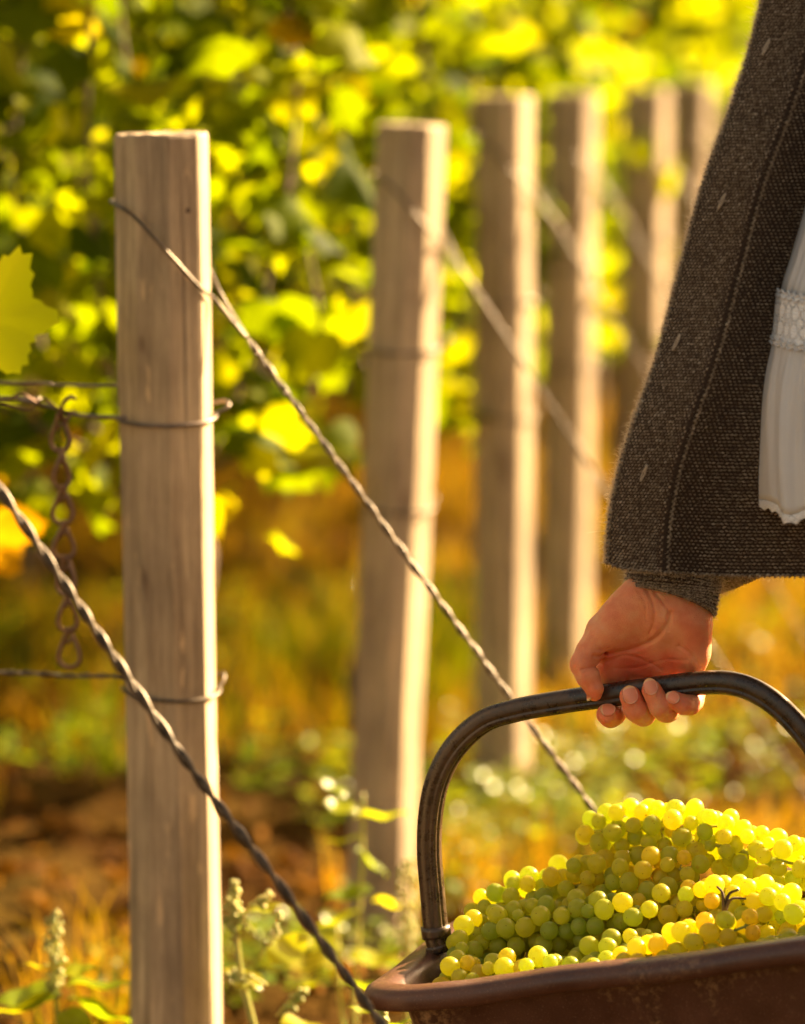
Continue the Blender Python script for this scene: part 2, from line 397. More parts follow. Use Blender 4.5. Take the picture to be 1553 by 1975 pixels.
# trellis wires of the first row, running left from the nearest post
def tw(pts, lab, mat=M_hoop, tw_=False, r=.0014):
    S = Soup2()
    if tw_:
        C = spline(pts, 260); T, N, Bn = frames(C); Ls = np.concatenate([[0], np.cumsum(np.linalg.norm(np.diff(C, axis=0), axis=1))])
        for s in (0, PI):
            ph = Ls/.03*2*PI + s; S.tube(C + r*(np.cos(ph)[:, None]*N + np.sin(ph)[:, None]*Bn), r, 6)
    else: S.tube(spline(pts, 80), r, 7)
    tag(obj('trellis_wire', S.mesh('trellis_wire'), mat), lab, 'wire', 'trellis wires running left from the nearest post')
tw([W(250, 742, 3.03), W(200, 744, 3.0), W(100, 742, 3.0), W(0, 738, 3.0), W(-900, 725, 3.0)], 'thin wire meeting the nearest post from the left, uppermost of three')
tw([W(245, 806, 2.957), W(225, 805, 2.955), W(150, 800, 2.96), W(100, 785, 2.97), W(40, 772, 2.99), W(0, 768, 3.0), W(-900, 752, 3.0)], 'wire left of the nearest post from which the chain hangs', r=.0017)
tw([W(262, 1322, 3.0), W(235, 1305, 2.99), W(120, 1304, 3.0), W(0, 1297, 3.0), W(-900, 1270, 3.0)], 'pale twisted wire meeting the nearest post low on its left side', M_wire, True, .0012)
# short curled wire ends at the hook
S = Soup2(); S.tube(spline([W(0, 775, 2.985), W(60, 790, 2.98), W(85, 770, 2.97), W(115, 790, 2.965), W(145, 795, 2.96)], 40), .0012, 6)
S.tube(spline([W(70, 775, 2.98), W(40, 760, 2.975), W(15, 772, 2.98)], 20), .0010, 6)
tag(obj('tie_wire', S.mesh('tie_wire'), M_rust), 'short curled tie wire wrapped round the trellis wire beside the chain hook', 'wire')

# hanging chain
ch = empty('chain', W(125, 775, 2.965)); tag(ch, 'rusty chain of pear shaped wire links hanging from the trellis wire', 'chain')
hk = Soup2(); hk.tube(spline([W(145, 770, 2.955), W(135, 766, 2.952), W(122, 780, 2.955), W(118, 800, 2.96), W(126, 812, 2.965), W(134, 800, 2.97)], 30), .0018, 7)
o = obj('hook', hk.mesh('hook'), M_rust); keep_world(o, ch)
cp = [(116, 800), (118, 868), (121, 940), (123, 1008), (127, 1075), (130, 1145), (133, 1215), (139, 1285)]
for j in range(7):
    (xa, ya), (xb, yb) = cp[j], cp[j+1]; Pa = W(xa, ya, 2.965); Pb = W(xb, yb, 2.965); L = np.linalg.norm(Pb-Pa)+.003
    loc = []
    for a in np.linspace(0, 2*PI, 34):                       # pear shape with a crossing at its neck
        tt = a/(2*PI); s = math.sin(2*PI*tt); cz = (1-math.cos(2*PI*tt))/2
        loc.append([.0115*s*(cz**1.1)*1.25, .0035*math.cos(PI*tt)*(1-cz), -L*cz + .002])
    th = random.uniform(-.35, .35) + (.5 if j % 2 else -.2)
    Mx = Matrix.Rotation(th, 3, 'Z'); sc = random.uniform(.9, 1.08)
    loc = [np.array(Mx @ Vector((p[0]*sc, p[1], p[2]))) for p in loc]
    S = Soup2(); S.tube(np.array(loc), .0021, 7)
    S.tube(spline([[-.003, .002, .001], [0, .004, -.003], [.003, 0, -.006], [0, -.004, -.009], [-.003, 0, -.012]], 20), .0015, 6)
    o = obj('chain_link', S.mesh('chain_link'), M_rust); o.parent = ch; o.location = Vector(Pa) - ch.location

# ------------------------------------------------------------------ vines
def leaf_shape(seed, n=30, hero=False):
    r = np.random.default_rng(seed); th = np.linspace(-PI, PI, n, endpoint=False); V = [[0, 0, 0]]
    lob = [(0, .40, .36), (1.0, .30, .30), (-1.0, .30, .30), (2.05, .22, .36), (-2.05, .22, .36)]
    fx, cv = r.uniform(.1, .5), r.uniform(-.5, .5); ph = r.uniform(0, 6)
    ring2 = []
    for k, a in enumerate(th):
        q = .55 + sum(h*math.exp(-((a-c)/w)**2) for c, h, w in lob)
        if abs(abs(a)-PI) < .32: q *= .35+ abs(abs(a)-PI)
        q *= 1 + (.05 if k % 2 else -.04) + r.uniform(-.03, .03)
        x, y = q*math.sin(a), q*math.cos(a)
        for f, dst in ((.5, None), (1, None)):
            xx, yy = x*f, y*f
            z = -fx*abs(xx)*.6 + cv*yy*yy*.5 + .09*math.sin(3*a+ph)*f*f - .12*f*f
            (V if f == 1 else ring2).append([xx, yy, z])
    V = V + ring2; F = []
    for k in range(n):
        k2 = (k+1) % n; F.append([0, 1+n+k, 1+n+k2]); F.append([1+n+k, 1+k, 1+k2]); F.append([1+n+k, 1+k2, 1+n+k2])
    return np.array(V)*.5, F
SH = [leaf_shape(i, 22) for i in range(7)]
LM = [mesh_np('vine_leaf_shape', V, [list(f) for f in F]) for V, F in SH]
for m in LM: m.materials.append(M_leaf)
SHL = [leaf_shape(30+i, 14) for i in range(5)]
def rand_rot(r, up=.35):
    """leaf whose tip droops and whose blade mostly faces sideways/outward"""
    az = r.uniform(0, 2*PI); droop = r.uniform(-1.25, -.15); roll = r.normal(0, .5)
    return (Matrix.Rotation(az, 3, 'Z') @ Matrix.Rotation(droop, 3, 'X') @ Matrix.Rotation(roll, 3, 'Y'))
def leaf_pos(r, x0, x1, Y, z0=.50, z1=1.30, hedge=.17):
    x = r.uniform(x0, x1); z = z0 + (z1-z0)*r.uniform(0, 1)**.85; y = Y + r.normal(0, hedge*.6)
    return x, float(np.clip(y, Y-hedge*1.3, Y+hedge*1.3)), z
def mass(root, r, x0, x1, Y, nleaf, z0, z1, size, hedge):
    VV, FF, AA = [], [], []; nn = 0
    for k in range(nleaf):
        x, y, z = leaf_pos(r, x0, x1, Y, z0, z1, hedge); s = r.uniform(*size); V, F = SHL[int(r.integers(len(SHL)))]
        Mx = np.array(rand_rot(r)); VV.append((V*s) @ Mx.T + [x, y, z]); FF.append(np.array(F)+nn); nn += len(V); AA.append(np.full(len(V), min(1, r.uniform(0, 1)*(.93 if z > .7 else 1.0))))
    me = mesh_fast('foliage', np.concatenate(VV), np.concatenate(FF)); attr_col(me, 'rnd', np.concatenate(AA))
    f = obj('foliage', me, M_leafs); f['kind'] = 'stuff'; keep_world(f, root)
def vine(x0, x1, Y, nleaf, label, seed, objs=True, size=(.085, .135), z0=.5, group='grapevines in the rows behind the posts', z1=1.32, tx=None, inner=0):
    r = np.random.default_rng(seed); xc = (x0+x1)/2; root = empty('grapevine', (xc, Y, float(ground_z(xc, Y)))); tag(root, label, 'grapevine', group)
    S = Soup2(); xc = xc if tx is None else tx; P = [[xc, Y, -.03]]
    for z in (.12, .25, .38, .5): P.append([xc+r.uniform(-.03, .03), Y+r.uniform(-.03, .03), z])
    S.tube(spline(P, 18), np.linspace(.024, .017, 18)*(1+.15*np.sin(np.arange(18)*1.9)), 9)
    keep_world(obj('trunk', S.mesh('trunk'), M_bark), root)
    top = np.array(P[-1]); n = 7
    for k in range(n):
        xx = x0 + (x1-x0)*(k+.5)/n; S = Soup2()
        S.tube(spline([top, [xc+(xx-xc)*.6, Y+r.uniform(-.03, .03), .56], [xx, Y+r.uniform(-.05, .05), .66], [xx+r.uniform(-.06, .06), Y+r.uniform(-.08, .08), .95], [xx+r.uniform(-.1, .1), Y+r.uniform(-.1, .1), z1]], 16), np.linspace(.006, .0025, 16), 5)
        keep_world(obj('cane', S.mesh('cane'), M_bark), root)
    if inner and objs: mass(root, r, x0, x1, Y, inner, z0-.02, z1, (.05, .09), 0.10)
    if objs:
        for k in range(min(nleaf, 290)):
            x, y, z = leaf_pos(r, x0, x1, Y, z0, z1)
            o = bpy.data.objects.new('leaf', LM[int(r.integers(len(LM)))]); COL.objects.link(o); o.parent = root
            o.location = (x-root.location.x, y-root.location.y, z-root.location.z); s = r.uniform(*size)
            o.rotation_euler = rand_rot(r).to_euler(); o.scale = (s, s, s)
    else:
        mass(root, r, x0, x1, Y, nleaf, z0, z1, size, .17)
    return root
def line_x(Y): return -.205 + .212*(Y-3)
# rows 2-5: leaf by leaf
spec = [(3.98, -.62, -.05, 230, 'grapevine filling the left behind the nearest post and chain'),
        (3.98, -1.25, -.62, 120, 'grapevine of the second row beyond the left edge of the frame'),
        (4.85, -.42, .13, 240, 'grapevine whose big bright leaves show between the first two posts'),
        (4.85, -1.05, -.42, 140, 'grapevine of the third row, behind the leaves at far left'),
        (5.65, -.25, .32, 230, 'grapevine whose leaves fill the gap between the second and third posts'),
        (6.35, .0, .47, 200, 'grapevine whose leaves show between the third and fourth posts'),
        (7.15, .12, .66, 220, 'grapevine with bright leaves hanging above the fourth and fifth posts')]
TX = [-.262, -.95, -.035, -.7, -.02, .18, .335]
for i, (Y, x0, x1, n, lab) in enumerate(spec): vine(x0, x1, Y, n, lab, 100+i, tx=TX[i], z0=.46, inner=330)
far = [(5.65, -1.3, -.25, 300), (6.35, -1.4, .0, 340), (7.15, -1.2, .12, 340), (7.95, -.7, .1, 260), (7.95, .1, .86, 330), (8.8, .0, .9, 340), (8.8, .9, 1.15, 120), (9.7, .1, 1.25, 420),
       (10.6, .3, 1.5, 460), (11.6, .5, 1.7, 420), (12.6, .7, 1.95, 420), (13.8, .9, 2.3, 420), (15.2, 1.0, 2.7, 460)]
flab = ['vine left of the fifth row hidden behind nearer leaves', 'long vine of the sixth row behind nearer foliage at left', 'vine of the seventh row behind nearer foliage at left',
        'vine of the eighth row, left part, seen through gaps', 'vine rising behind the fifth and sixth posts, blurred yellow', 'blurred vine above the line of posts, ninth row', 'short end of the ninth vine row near the cardigan',
        'blurred yellow vine in the tenth row above the posts', 'blurred yellow vine in the eleventh row above the posts', 'blurred vine of the twelfth row at top right', 'blurred vine of the thirteenth row at top right', 'blurred vine of the fourteenth row at top right', 'farthest blurred vine row at top right']
for i, ((Y, x0, x1, n), lab) in enumerate(zip(far, flab)): vine(x0, x1, Y, int(n*1.7), lab, 200+i, objs=False, size=(.08, .13), z1=1.45)
# first row: off frame to the left, a few leaves reach in
v1 = vine(-1.3, -.52, 3.0, 120, 'grapevine of the first row, only its outermost leaves entering at the left edge', 300)
hv, hf = leaf_shape(77, 64); hm = mesh_np('vine_leaf_shape', hv, [list(f) for f in hf]); hm.materials.append(M_leafv)
def hero(px, py, Y, s, rot, mat):
    m = hm.copy(); m.materials.clear(); m.materials.append(mat)
    o = obj('leaf', m, None, v1); o.location = Vector(W(px, py, Y)) - v1.location; o.scale = (s, s, s); o.rotation_euler = rot
hero(-30, 612, 2.9, .135, (R(80), R(30), R(-14)), M_leafv)
hero(-34, 1040, 3.5, .165, (R(70), R(-160), R(20)), M_leafo)

# ------------------------------------------------------------------ ground cover
def scatter(n, seed, region):
    r = np.random.default_rng(seed); Y = r.uniform(region[2], region[3], n); x = r.uniform(region[0], region[1], n); return x, Y
def blades(name, n, region, h, wd, seed, amax, mat, clump=3.0, thr=.45, bias=0.0):
    r = np.random.default_rng(seed); x, y = scatter(n, seed, region)
    keep = vnoise(x*clump, y*clump, seed) + r.uniform(-.15, .15, n) - .30*sstep(-y, -4.6, -3.9)*sstep(-x, -.25, .1) > thr; x, y = x[keep], y[keep]; n = len(x); z = ground_z(x, y)
    H = r.uniform(h[0], h[1], n)*(0.5+vnoise(x*clump, y*clump, seed)); az = r.uniform(0, 2*PI, n); ln = r.uniform(.1, .9, n)*H; a2 = r.uniform(0, PI, n)
    wx, wy = np.cos(a2)*wd, np.sin(a2)*wd
    b = np.stack([x, y, z-.005], -1); m = b + np.stack([np.cos(az)*ln*.35, np.sin(az)*ln*.35, H*.62], -1); tp = b + np.stack([np.cos(az)*ln, np.sin(az)*ln, H*.95], -1)
    w = np.stack([wx, wy, np.zeros(n)], -1)
    V = np.stack([b-w, b+w, m-w*.8, m+w*.8, tp], 1).reshape(-1, 3); i0 = np.arange(n)[:, None]*5
    F = np.concatenate([i0+[0, 1, 3], i0+[0, 3, 2], i0+[2, 3, 4]])
    me = mesh_fast(name, V, F); base = vnoise(x*4.1+9, y*2.6, seed+5)*.42 + r.uniform(0, .55, n)+bias; attr_col(me, 'rnd', np.repeat(np.clip(base, 0, amax), 5))
    o = obj(name, me, mat); o['kind'] = 'stuff'; return o
g = blades('grass', 60000, (-1.6, 2.2, 3.3, 9.5), (.02, .11), .0016, 11, 1.0, M_grass, 3.4, .42, .16)
tag(g, 'dry golden and green grass growing between the posts and vine rows', 'grass')
g = blades('grass', 7000, (-1.0, .15, 4.1, 5.6), (.06, .20), .0022, 12, .5, M_grass, 2.6, .60, -.3)
tag(g, 'taller fresh green grass in tufts under the vines at left', 'grass')
g = blades('grass', 9000, (-1.4, 2.2, 1.4, 3.4), (.02, .09), .0015, 13, 1.0, M_grass, 3.4, .5, .1)
tag(g, 'sparse short grass on the slope in front of the nearest post and under the basket', 'grass')
r = np.random.default_rng(21); n = 15000
x = r.uniform(-1.6, 2.2, n); y = r.uniform(1.8, 9.5, n); kk = (x > -.1) | (y > 4.5) | (r.uniform(0, 1, n) < .8); x = x[kk]; y = y[kk]; n = len(x); z = ground_z(x, y)+r.uniform(.0, .02, n); V0, F0 = SHL[0]; V0 = V0.copy(); F0 = np.array(F0)
VV, FF, AA = [], [], []
for i in range(n):
    s = r.uniform(.012, .05); Mx = np.array((Matrix.Rotation(r.uniform(0, 6.3), 3, 'Z') @ Matrix.Rotation(r.normal(0, .6), 3, 'X') @ Matrix.Rotation(r.normal(0, .6), 3, 'Y')))
    V = V0.copy(); V[:, 2] = V[:, 2]*1.5; VV.append((V*s) @ Mx.T + [x[i], y[i], z[i]]); FF.append(F0+i*len(V)); AA.append(np.full(len(V), r.uniform(0, 1)))
me = mesh_fast('leaf_litter', np.concatenate(VV), np.concatenate(FF)); attr_col(me, 'rnd', np.concatenate(AA))
o = obj('leaf_litter', me, M_dead); o['kind'] = 'stuff'; tag(o, 'brown fallen leaves littering the soil under the vines', 'leaf litter')
# broad-leaved low ground plants with glossy leaves (bokeh highlights)
def ell_leaf(L=1.0, wd=.36, n=9, curl=.25):
    V = []; F = []
    for i in range(n):
        u = i/(n-1); w = wd*math.sin(PI*u**.8)*(1-.15*u); z = -curl*u*u + .06*math.sin(u*9)
        V += [[-w, u*L, z+.12*w], [0, u*L, z-.10*w], [w, u*L, z+.12*w]]
    for i in range(n-1):
        for j in range(2): F.append([i*3+j, i*3+j+1, (i+1)*3+j+1, (i+1)*3+j])
    return np.array(V), F
EV, EF = ell_leaf(); EF4 = np.array(EF)
r = np.random.default_rng(31); VV, FF, AA = [], [], []; nn = 0
def patch(cx, cy, rad, cnt, h=.06, s=(.012, .035)):
    global nn
    for _ in range(cnt):
        a = r.uniform(0, 6.3); q = rad*math.sqrt(r.uniform(0, 1)); px_, py_ = cx+q*math.cos(a), cy+q*math.sin(a); ss = r.uniform(*s)
        Mx = np.array(Matrix.Rotation(r.uniform(0, 6.3), 3, 'Z') @ Matrix.Rotation(r.uniform(-.3, .7), 3, 'X') @ Matrix.Rotation(r.normal(0, .3), 3, 'Y'))
        VV.append((EV*ss) @ Mx.T + [px_, py_, float(ground_z(px_, py_))+r.uniform(.005, h)]); FF.append(EF4+nn); nn += len(EV); AA.append(np.full(len(EV), r.uniform(0, .5)))
for px, py, rad, cnt in ((1000, 1590, .14, 300), (960, 1550, .2, 220), (1150, 1450, .22, 240), (720, 1560, .12, 60), (1480, 1450, .25, 200), (560, 1500, .15, 130), (450, 1250, .35, 200), (1200, 1300, .3, 240), (90, 1500, .2, 120), (820, 1700, .1, 80), (640, 1850, .12, 90), (350, 1960, .12, 60), (540, 1960, .1, 60)):
    d = ray(px, py); tt = -1.0/d[2]; patch(d[0]*tt, d[1]*tt, rad, cnt)
me = mesh_fast('ground_plants', np.concatenate(VV), np.concatenate(FF)); attr_col(me, 'rnd', np.concatenate(AA))
M_gp = leaf_mat('ground_plant_leaf', 'attr', [(0, (.12, .20, .02)), (.5, (.24, .25, .012))], .4, .34, .45)
o = obj('ground_plants', me, M_gp); o['kind'] = 'stuff'; tag(o, 'small glossy leaved weeds covering the ground round the posts', 'weeds')

# individual weeds
LE = mesh_np('weed_leaf', EV, EF); LE.materials.append(M_weed)
def weed(px, py_top, Y, label, spike=None, leaves=(), bend=0.0, py_base=None, side=None, stemr=.0022):
    top = W(px, py_top, Y); bx = top[0]+bend; gz = float(ground_z(bx, Y)); root = empty('weed', (bx, Y, gz)); tag(root, label, 'weed', 'weeds growing at the foot of the posts')
    P = spline([[bx, Y, gz-.01], [bx-bend*.35, Y, gz+(top[2]-gz)*.4], [top[0]+bend*.1, Y, gz+(top[2]-gz)*.75], top], 24)
    S = Soup2(); S.tube(P, np.linspace(stemr*1.4, stemr*.7, 24), 7); keep_world(obj('stem', S.mesh('stem'), M_stem), root)
    rr = random.Random(int(px))
    if spike:
        L, wd = spike; S = Soup2(); SV, SF = sphere_vf(1, 6, 4)
        n = int(L/.0022)*3
        for i in range(n):
            u = i/n; c = P[-1]*(1-u)+ (P[-1]-np.array([0, 0, L]))*u; a = rr.uniform(0, 6.3); w = wd*(.35+.65*math.sin(PI*min(1, u*.8+.12)))
            S.add(SV*rr.uniform(.0014, .0030) + c + np.array([math.cos(a)*w*rr.uniform(.4, 1), math.sin(a)*w*rr.uniform(.4, 1), rr.uniform(-.002, .002)]), SF)
        keep_world(obj('seed_spike', S.mesh('seed_spike'), M_stem), root)
    for (lx, ly, s, az, tilt) in leaves:      # leaf base px, size m, compass, tilt
        b = W(lx, ly, Y); o = obj('leaf', LE, None, root); o.location = Vector(b)-root.location; o.scale = (s, s, s)
        o.rotation_euler = (R(tilt), R(rr.uniform(-25, 25)), R(az)); 
    if side:
        for (x1, y1, x2, y2) in side:
            A = W(x1, y1, Y); B = W(x2, y2, Y-.01); S = Soup2(); PP = spline([A, (A+B)/2+[0, 0, .004], B], 10); S.tube(PP, .0012, 5)
            SV, SF = sphere_vf(1, 6, 4)
            for _ in range(26):
                u = rr.uniform(.35, 1); c = A*(1-u)+B*u; S.add(SV*rr.uniform(.0015, .003)+c+np.array([rr.uniform(-.004, .004) for _ in range(3)]), SF)
            keep_world(obj('side_shoot', S.mesh('side_shoot'), M_stem), root)
weed(103, 1762, 3.0, 'weed with a tall seed spike and broad leaves at the lower left', (.075, .010),
     [(122, 1920, .062, 95, 5), (125, 1905, .066, -80, 10), (118, 1925, .07, 80, -5), (128, 1930, .07, -60, -15), (120, 1880, .035, -100, 25), (118, 1950, .045, -140, -10), (112, 1870, .03, 90, 20)], bend=.004)
weed(452, 1700, 2.95, 'slender weed with small flower clusters right of the nearest post', (.05, .006),
     [(520, 1860, .048, -40, 40), (505, 1910, .04, 60, 35), (540, 1975, .05, -70, -5), (490, 1800, .03, 40, 30), (480, 1760, .03, -70, 20)], bend=.042,
     side=[(490, 1800, 440, 1740), (500, 1850, 545, 1760), (515, 1900, 440, 1880), (535, 1960, 590, 1910), (475, 1760, 520, 1730)], stemr=.003)
weed(700, 1530, 3.35, 'broad leaved weed with a bright yellow leaf before the second post', None,
     [(680, 1580, .058, -85, 15), (690, 1570, .04, 80, 30), (685, 1640, .045, -75, -30), (700, 1620, .04, 100, 10), (665, 1540, .035, 60, 40), (720, 1720, .05, 100, 5), (715, 1740, .045, -80, 0), (700, 1760, .05, 80, -10), (690, 1850, .05, -90, 5), (640, 1860, .05, 90, 10)], bend=-.01)
weed(786, 1660, 3.3, 'weed with a golden seed spike left of the basket handle', (.09, .011),
     [(790, 1840, .05, 95, 10), (785, 1860, .05, -90, 5), (780, 1890, .05, 130, 0)], bend=.0)
weed(650, 1790, 3.2, 'low weed with glossy leaves left of the basket rim', None, [(660, 1830, .05, 80, 20), (665, 1850, .055, -95, 10), (650, 1880, .05, 120, 0), (655, 1900, .05, -60, 0)], bend=.01)
weed(735, 1920, 2.75, 'small weed tip poking up beside the basket corner', (.03, .006), [(735, 1960, .03, 70, 20), (735, 1985, .03, -70, 20)], bend=.012)

# ------------------------------------------------------------------ basket frame
PSI, TAU = R(19), R(11.8)
C0 = W(664, 1930, 2.50)
e2 = np.array([math.sin(PSI), math.cos(PSI), 0.0]); e1 = np.array([math.cos(PSI)*math.cos(TAU), -math.sin(PSI)*math.cos(TAU), math.sin(TAU)]); e3 = np.cross(e1, e2)
e3 = e3 if e3[2] > 0 else -e3
BL, BW = .43, .285
def Bp(a, b, h): return C0 + e1*a + e2*b + e3*h
def rrect(off, z, cr=.055, n=10):
    """rounded rectangle ring, inset by -off"""
    pts = []; x0, x1, y0, y1 = -off, BL+off, -off, BW+off; c = max(.012, cr+off)
    for (cx, cy, a0) in ((x1-c, y1-c, 0), (x0+c, y1-c, 90), (x0+c, y0+c, 180), (x1-c, y0+c, 270)):
        for k in range(n): a = R(a0+90*k/(n-1)); pts.append((cx+c*math.cos(a), cy+c*math.sin(a)))
        nx_, ny_ = {0: (x0+c, y1), 90: (x0, y0+c), 180: (x1-c, y0), 270: (x1, y1-c)}[a0]; lx, ly = pts[-1]
        for k in range(1, 9): pts.append((lx+(nx_-lx)*k/9, ly+(ny_-ly)*k/9))
    return [Bp(p[0], p[1], z + .0012*math.sin(p[0]*40+1)*math.cos(p[1]*31)) for p in pts]
def loft(rings, close=False):
    n = len(rings[0]); V = np.array(rings).reshape(-1, 3); F = [[i*n+j, i*n+(j+1) % n, (i+1)*n+(j+1) % n, (i+1)*n+j] for i in range(len(rings)-1) for j in range(n)]
    return V, F
t = NT('brown_plastic'); v = t.coord('Object'); n = t.noise(v, 28, 6, .7); n2 = t.noise(v, 240, 3, .6); n3 = t.noise(v, 12, 5, .75)
c = t.ramp(n, [(.3, (.062, .021, .012)), (.7, (.115, .043, .025))]); c = t.mix(t.ramp(n3, [(.54, 0.0), (.66, .8)]), c, t.ramp(n2, [(.45, (.06, .022, .012)), (.62, (.30, .17, .08))]))
mp = t.coord('Object', (14, 1.5, 14)); sc_ = t.noise(mp, 60, 3, .7); c = t.mix(t.ramp(sc_, [(.60, 0.0), (.66, .35)]), c, (.36, .22, .13))
M_plast = t.done(t.bsdf(c, t.ramp(n, [(.3, .30), (.7, .52)]), t.bump(n2, .25, .0008), Specular_IOR_Level=.5))
bk = empty('basket', Bp(BL/2, BW/2, -.2)); tag(bk, 'brown plastic harvest basket heaped with white grapes, carried by its arched handle', 'basket')
# rim part
prof_rim = [(-.034, -.016), (-.030, -.006), (-.026, -.001), (-.018, .0015), (-.006, .001), (-.001, -.001), (.0012, -.004), (.0016, -.009), (.0010, -.0138), (-.003, -.0152), (-.008, -.0155), (-.016, -.017), (-.034, -.018)]
V, F = loft([rrect(o_, z_) for o_, z_ in prof_rim + [prof_rim[0]]]); keep_world(obj('rim', mesh_np('rim', V, F), M_plast), bk)
prof_w = [(-.0305, -.016), (-.036, -.05), (-.050, -.12), (-.062, -.195), (-.075, -.205), (-.14, -.206)]
inner = [rrect(o_, z_) for o_, z_ in prof_w]; outer = [rrect(o_+.0035, z_-.003) for o_, z_ in prof_w][::-1]
V, F = loft(inner + outer); k = len(inner[0]); F = [f[::-1] for f in F]
keep_world(obj('wall', mesh_np('wall', V, F), M_plast), bk)
S = Soup2()   # floor plate
a_, b_ = np.linspace(.10, BL-.10, 2), np.linspace(.10, BW-.10, 2)
fv = [Bp(x_, y_, z_) for z_ in (-.2045, -.2115) for x_, y_ in ((.07, .07), (BL-.07, .07), (BL-.07, BW-.07), (.07, BW-.07))]
S.add(fv, [[0, 1, 2, 3], [7, 6, 5, 4], [0, 4, 5, 1], [1, 5, 6, 2], [2, 6, 7, 3], [3, 7, 4, 0]])
keep_world(obj('base', S.mesh('base', False), M_plast), bk)
# vertical stiffening ribs on the front wall
for a in (.10, .215, .33):
    S = Soup2(); top_, bot = Bp(a, -(-.0325)-.0015+.0, -.020), Bp(a, .056, -.19); P = np.linspace(top_, bot, 6); S.tube(P, .0035, 8); keep_world(obj('wall_rib', S.mesh('wall_rib'), M_plast), bk)
# sticker at the front
t = NT('sticker'); v = t.coord('Generated'); sx = t.n('ShaderNodeSeparateXYZ'); t.l(v, sx.inputs[0])
c = t.ramp(sx.outputs[0], [(0, (.62, .42, .18)), (.55, (.62, .42, .18)), (.6, (.62, .07, .02)), (1, (.55, .05, .02))], 'CONSTANT')
M_st = t.done(t.bsdf(c, .4))
S = Soup2(); sv = [Bp(a, b, h) for a, b, h in ((.118, .0325, -.029), (.140, .0325, -.027), (.146, .0385, -.062), (.116, .0385, -.064))]
off = -e2*.0012
S.add([p_+off for p_ in sv]+[p_ for p_ in sv], [[0, 1, 2, 3], [0, 4, 5, 1], [1, 5, 6, 2], [2, 6, 7, 3], [3, 7, 4, 0]])
keep_world(obj('sticker', S.mesh('sticker', False), M_st), bk)

# handle: vertical plane through the middle of both short sides
FT = Bp(.036, BW*.5, 0)
def hplane(px, py):
    d = ray(px, py); nrm = e2/np.linalg.norm(e2); o0 = np.array([0, 0, 1.0]); tt = np.dot(FT-o0, nrm)/np.dot(d, nrm); return o0 + d*tt
hp = [(850, 1835), (841, 1795), (834, 1720), (828, 1640), (832, 1560), (848, 1495), (882, 1436), (935, 1390), (1000, 1369), (1082, 1354), (1160, 1343), (1244, 1331), (1358, 1317), (1420, 1320), (1475, 1343), (1530, 1390), (1580, 1455), (1625, 1540), (1650, 1640), (1665, 1760)]
HP = spline([hplane(*p_) for p_ in hp], 150)
k = 60; a = np.arange(k)*2*PI/k
prf = 1 + .05*np.cos(4*a) 
for g0 in (0, PI): prf -= .16*np.exp(-((np.angle(np.exp(1j*(a-g0-.42))))/.12)**2) + .16*np.exp(-((np.angle(np.exp(1j*(a-g0+.42))))/.12)**2)
t = NT('black_plastic'); v = t.coord('Object'); n = t.noise(v, 90, 6, .7); n2 = t.noise(v, 18, 4, .7)
c = t.ramp(n, [(.35, (.020, .012, .008)), (.68, (.085, .048, .026))]); c = t.mix(t.ramp(n2, [(.5, 0.0), (.7, .5)]), c, (.10, .06, .03))
M_black = t.done(t.bsdf(c, t.ramp(n, [(.3, .18), (.7, .42)]), t.bump(n, .3, .0005)))
S = Soup2(); rad = np.full(150, .0094); S.tube(HP, rad, k, prof=prf); hdl = obj('handle', S.mesh('handle'), M_black); keep_world(hdl, bk)
S = Soup2(); i0 = int(150*1.1/19); P = HP[i0-2:i0+2]; S.tube(P, .0115, 20); S.tube(HP[:4]+0, .011, 20); keep_world(obj('ferrule', S.mesh('ferrule'), M_black), bk)

# ------------------------------------------------------------------ grapes
GR = .0072
t = NT('grape_skin'); oi = t.n('ShaderNodeObjectInfo'); v = t.coord('Object'); n = t.noise(v, 120, 4, .6)
oc = t.n('ShaderNodeSeparateColor'); t.l(oi.outputs['Color'], oc.inputs[0])
rr = t.math('ADD', t.math('MULTIPLY', oi.outputs['Random'], .45), t.math('MULTIPLY', oc.outputs[0], .6), clamp=True)
c = t.ramp(rr, [(0, (.46, .56, .15)), (.4, (.68, .70, .13)), (.72, (.80, .70, .11)), (1, (.82, .60, .11))])
c = t.mix(t.ramp(n, [(.60, 0.0), (.72, .35)]), c, (.45, .22, .07))
n5 = t.n('ShaderNodeTexNoise'); n5.noise_dimensions = '4D'; n5.inputs['Scale'].default_value = 260; n5.inputs['Detail'].default_value = 2; t.l(v, n5.inputs['Vector']); t.l(t.math('MULTIPLY', oi.outputs['Random'], 50.0), n5.inputs['W'])
c = t.mix(t.ramp(n5.outputs[0], [(.70, 0.0), (.75, .65)]), c, (.30, .10, .03))
sx = t.n('ShaderNodeSeparateXYZ'); t.l(v, sx.inputs[0])
c = t.mix(t.ramp(sx.outputs[2], [(.00662/.01*.01, 0.0), (.0066, 1.0)]) if False else t.math('GREATER_THAN', sx.outputs[2], t.math('ADD', (.99*GR), t.math('MULTIPLY', n, .00006))), c, (.12, .05, .02))
bloom = t.noise(v, 300, 3, .6)
gp = t.bsdf(t.mix(1.0, c, (.78, .72, .60), 'MULTIPLY'), t.ramp(bloom, [(.35, .28), (.65, .45)]), None, Subsurface_Weight=1.0, Subsurface_Radius=(1.0, .85, .16), Subsurface_Scale=.012, Subsurface_Anisotropy=.3, Specular_IOR_Level=.5)
gt = t.n('ShaderNodeBsdfTranslucent'); t.l(t.mix(1.0, c, (1.30, 1.24, .42), 'MULTIPLY'), gt.inputs[0]); gm = t.n('ShaderNodeMixShader'); gm.inputs[0].default_value = .64
t.l(gp, gm.inputs[1]); t.l(gt.outputs[0], gm.inputs[2]); M_grape = t.done(gm.outputs[0])
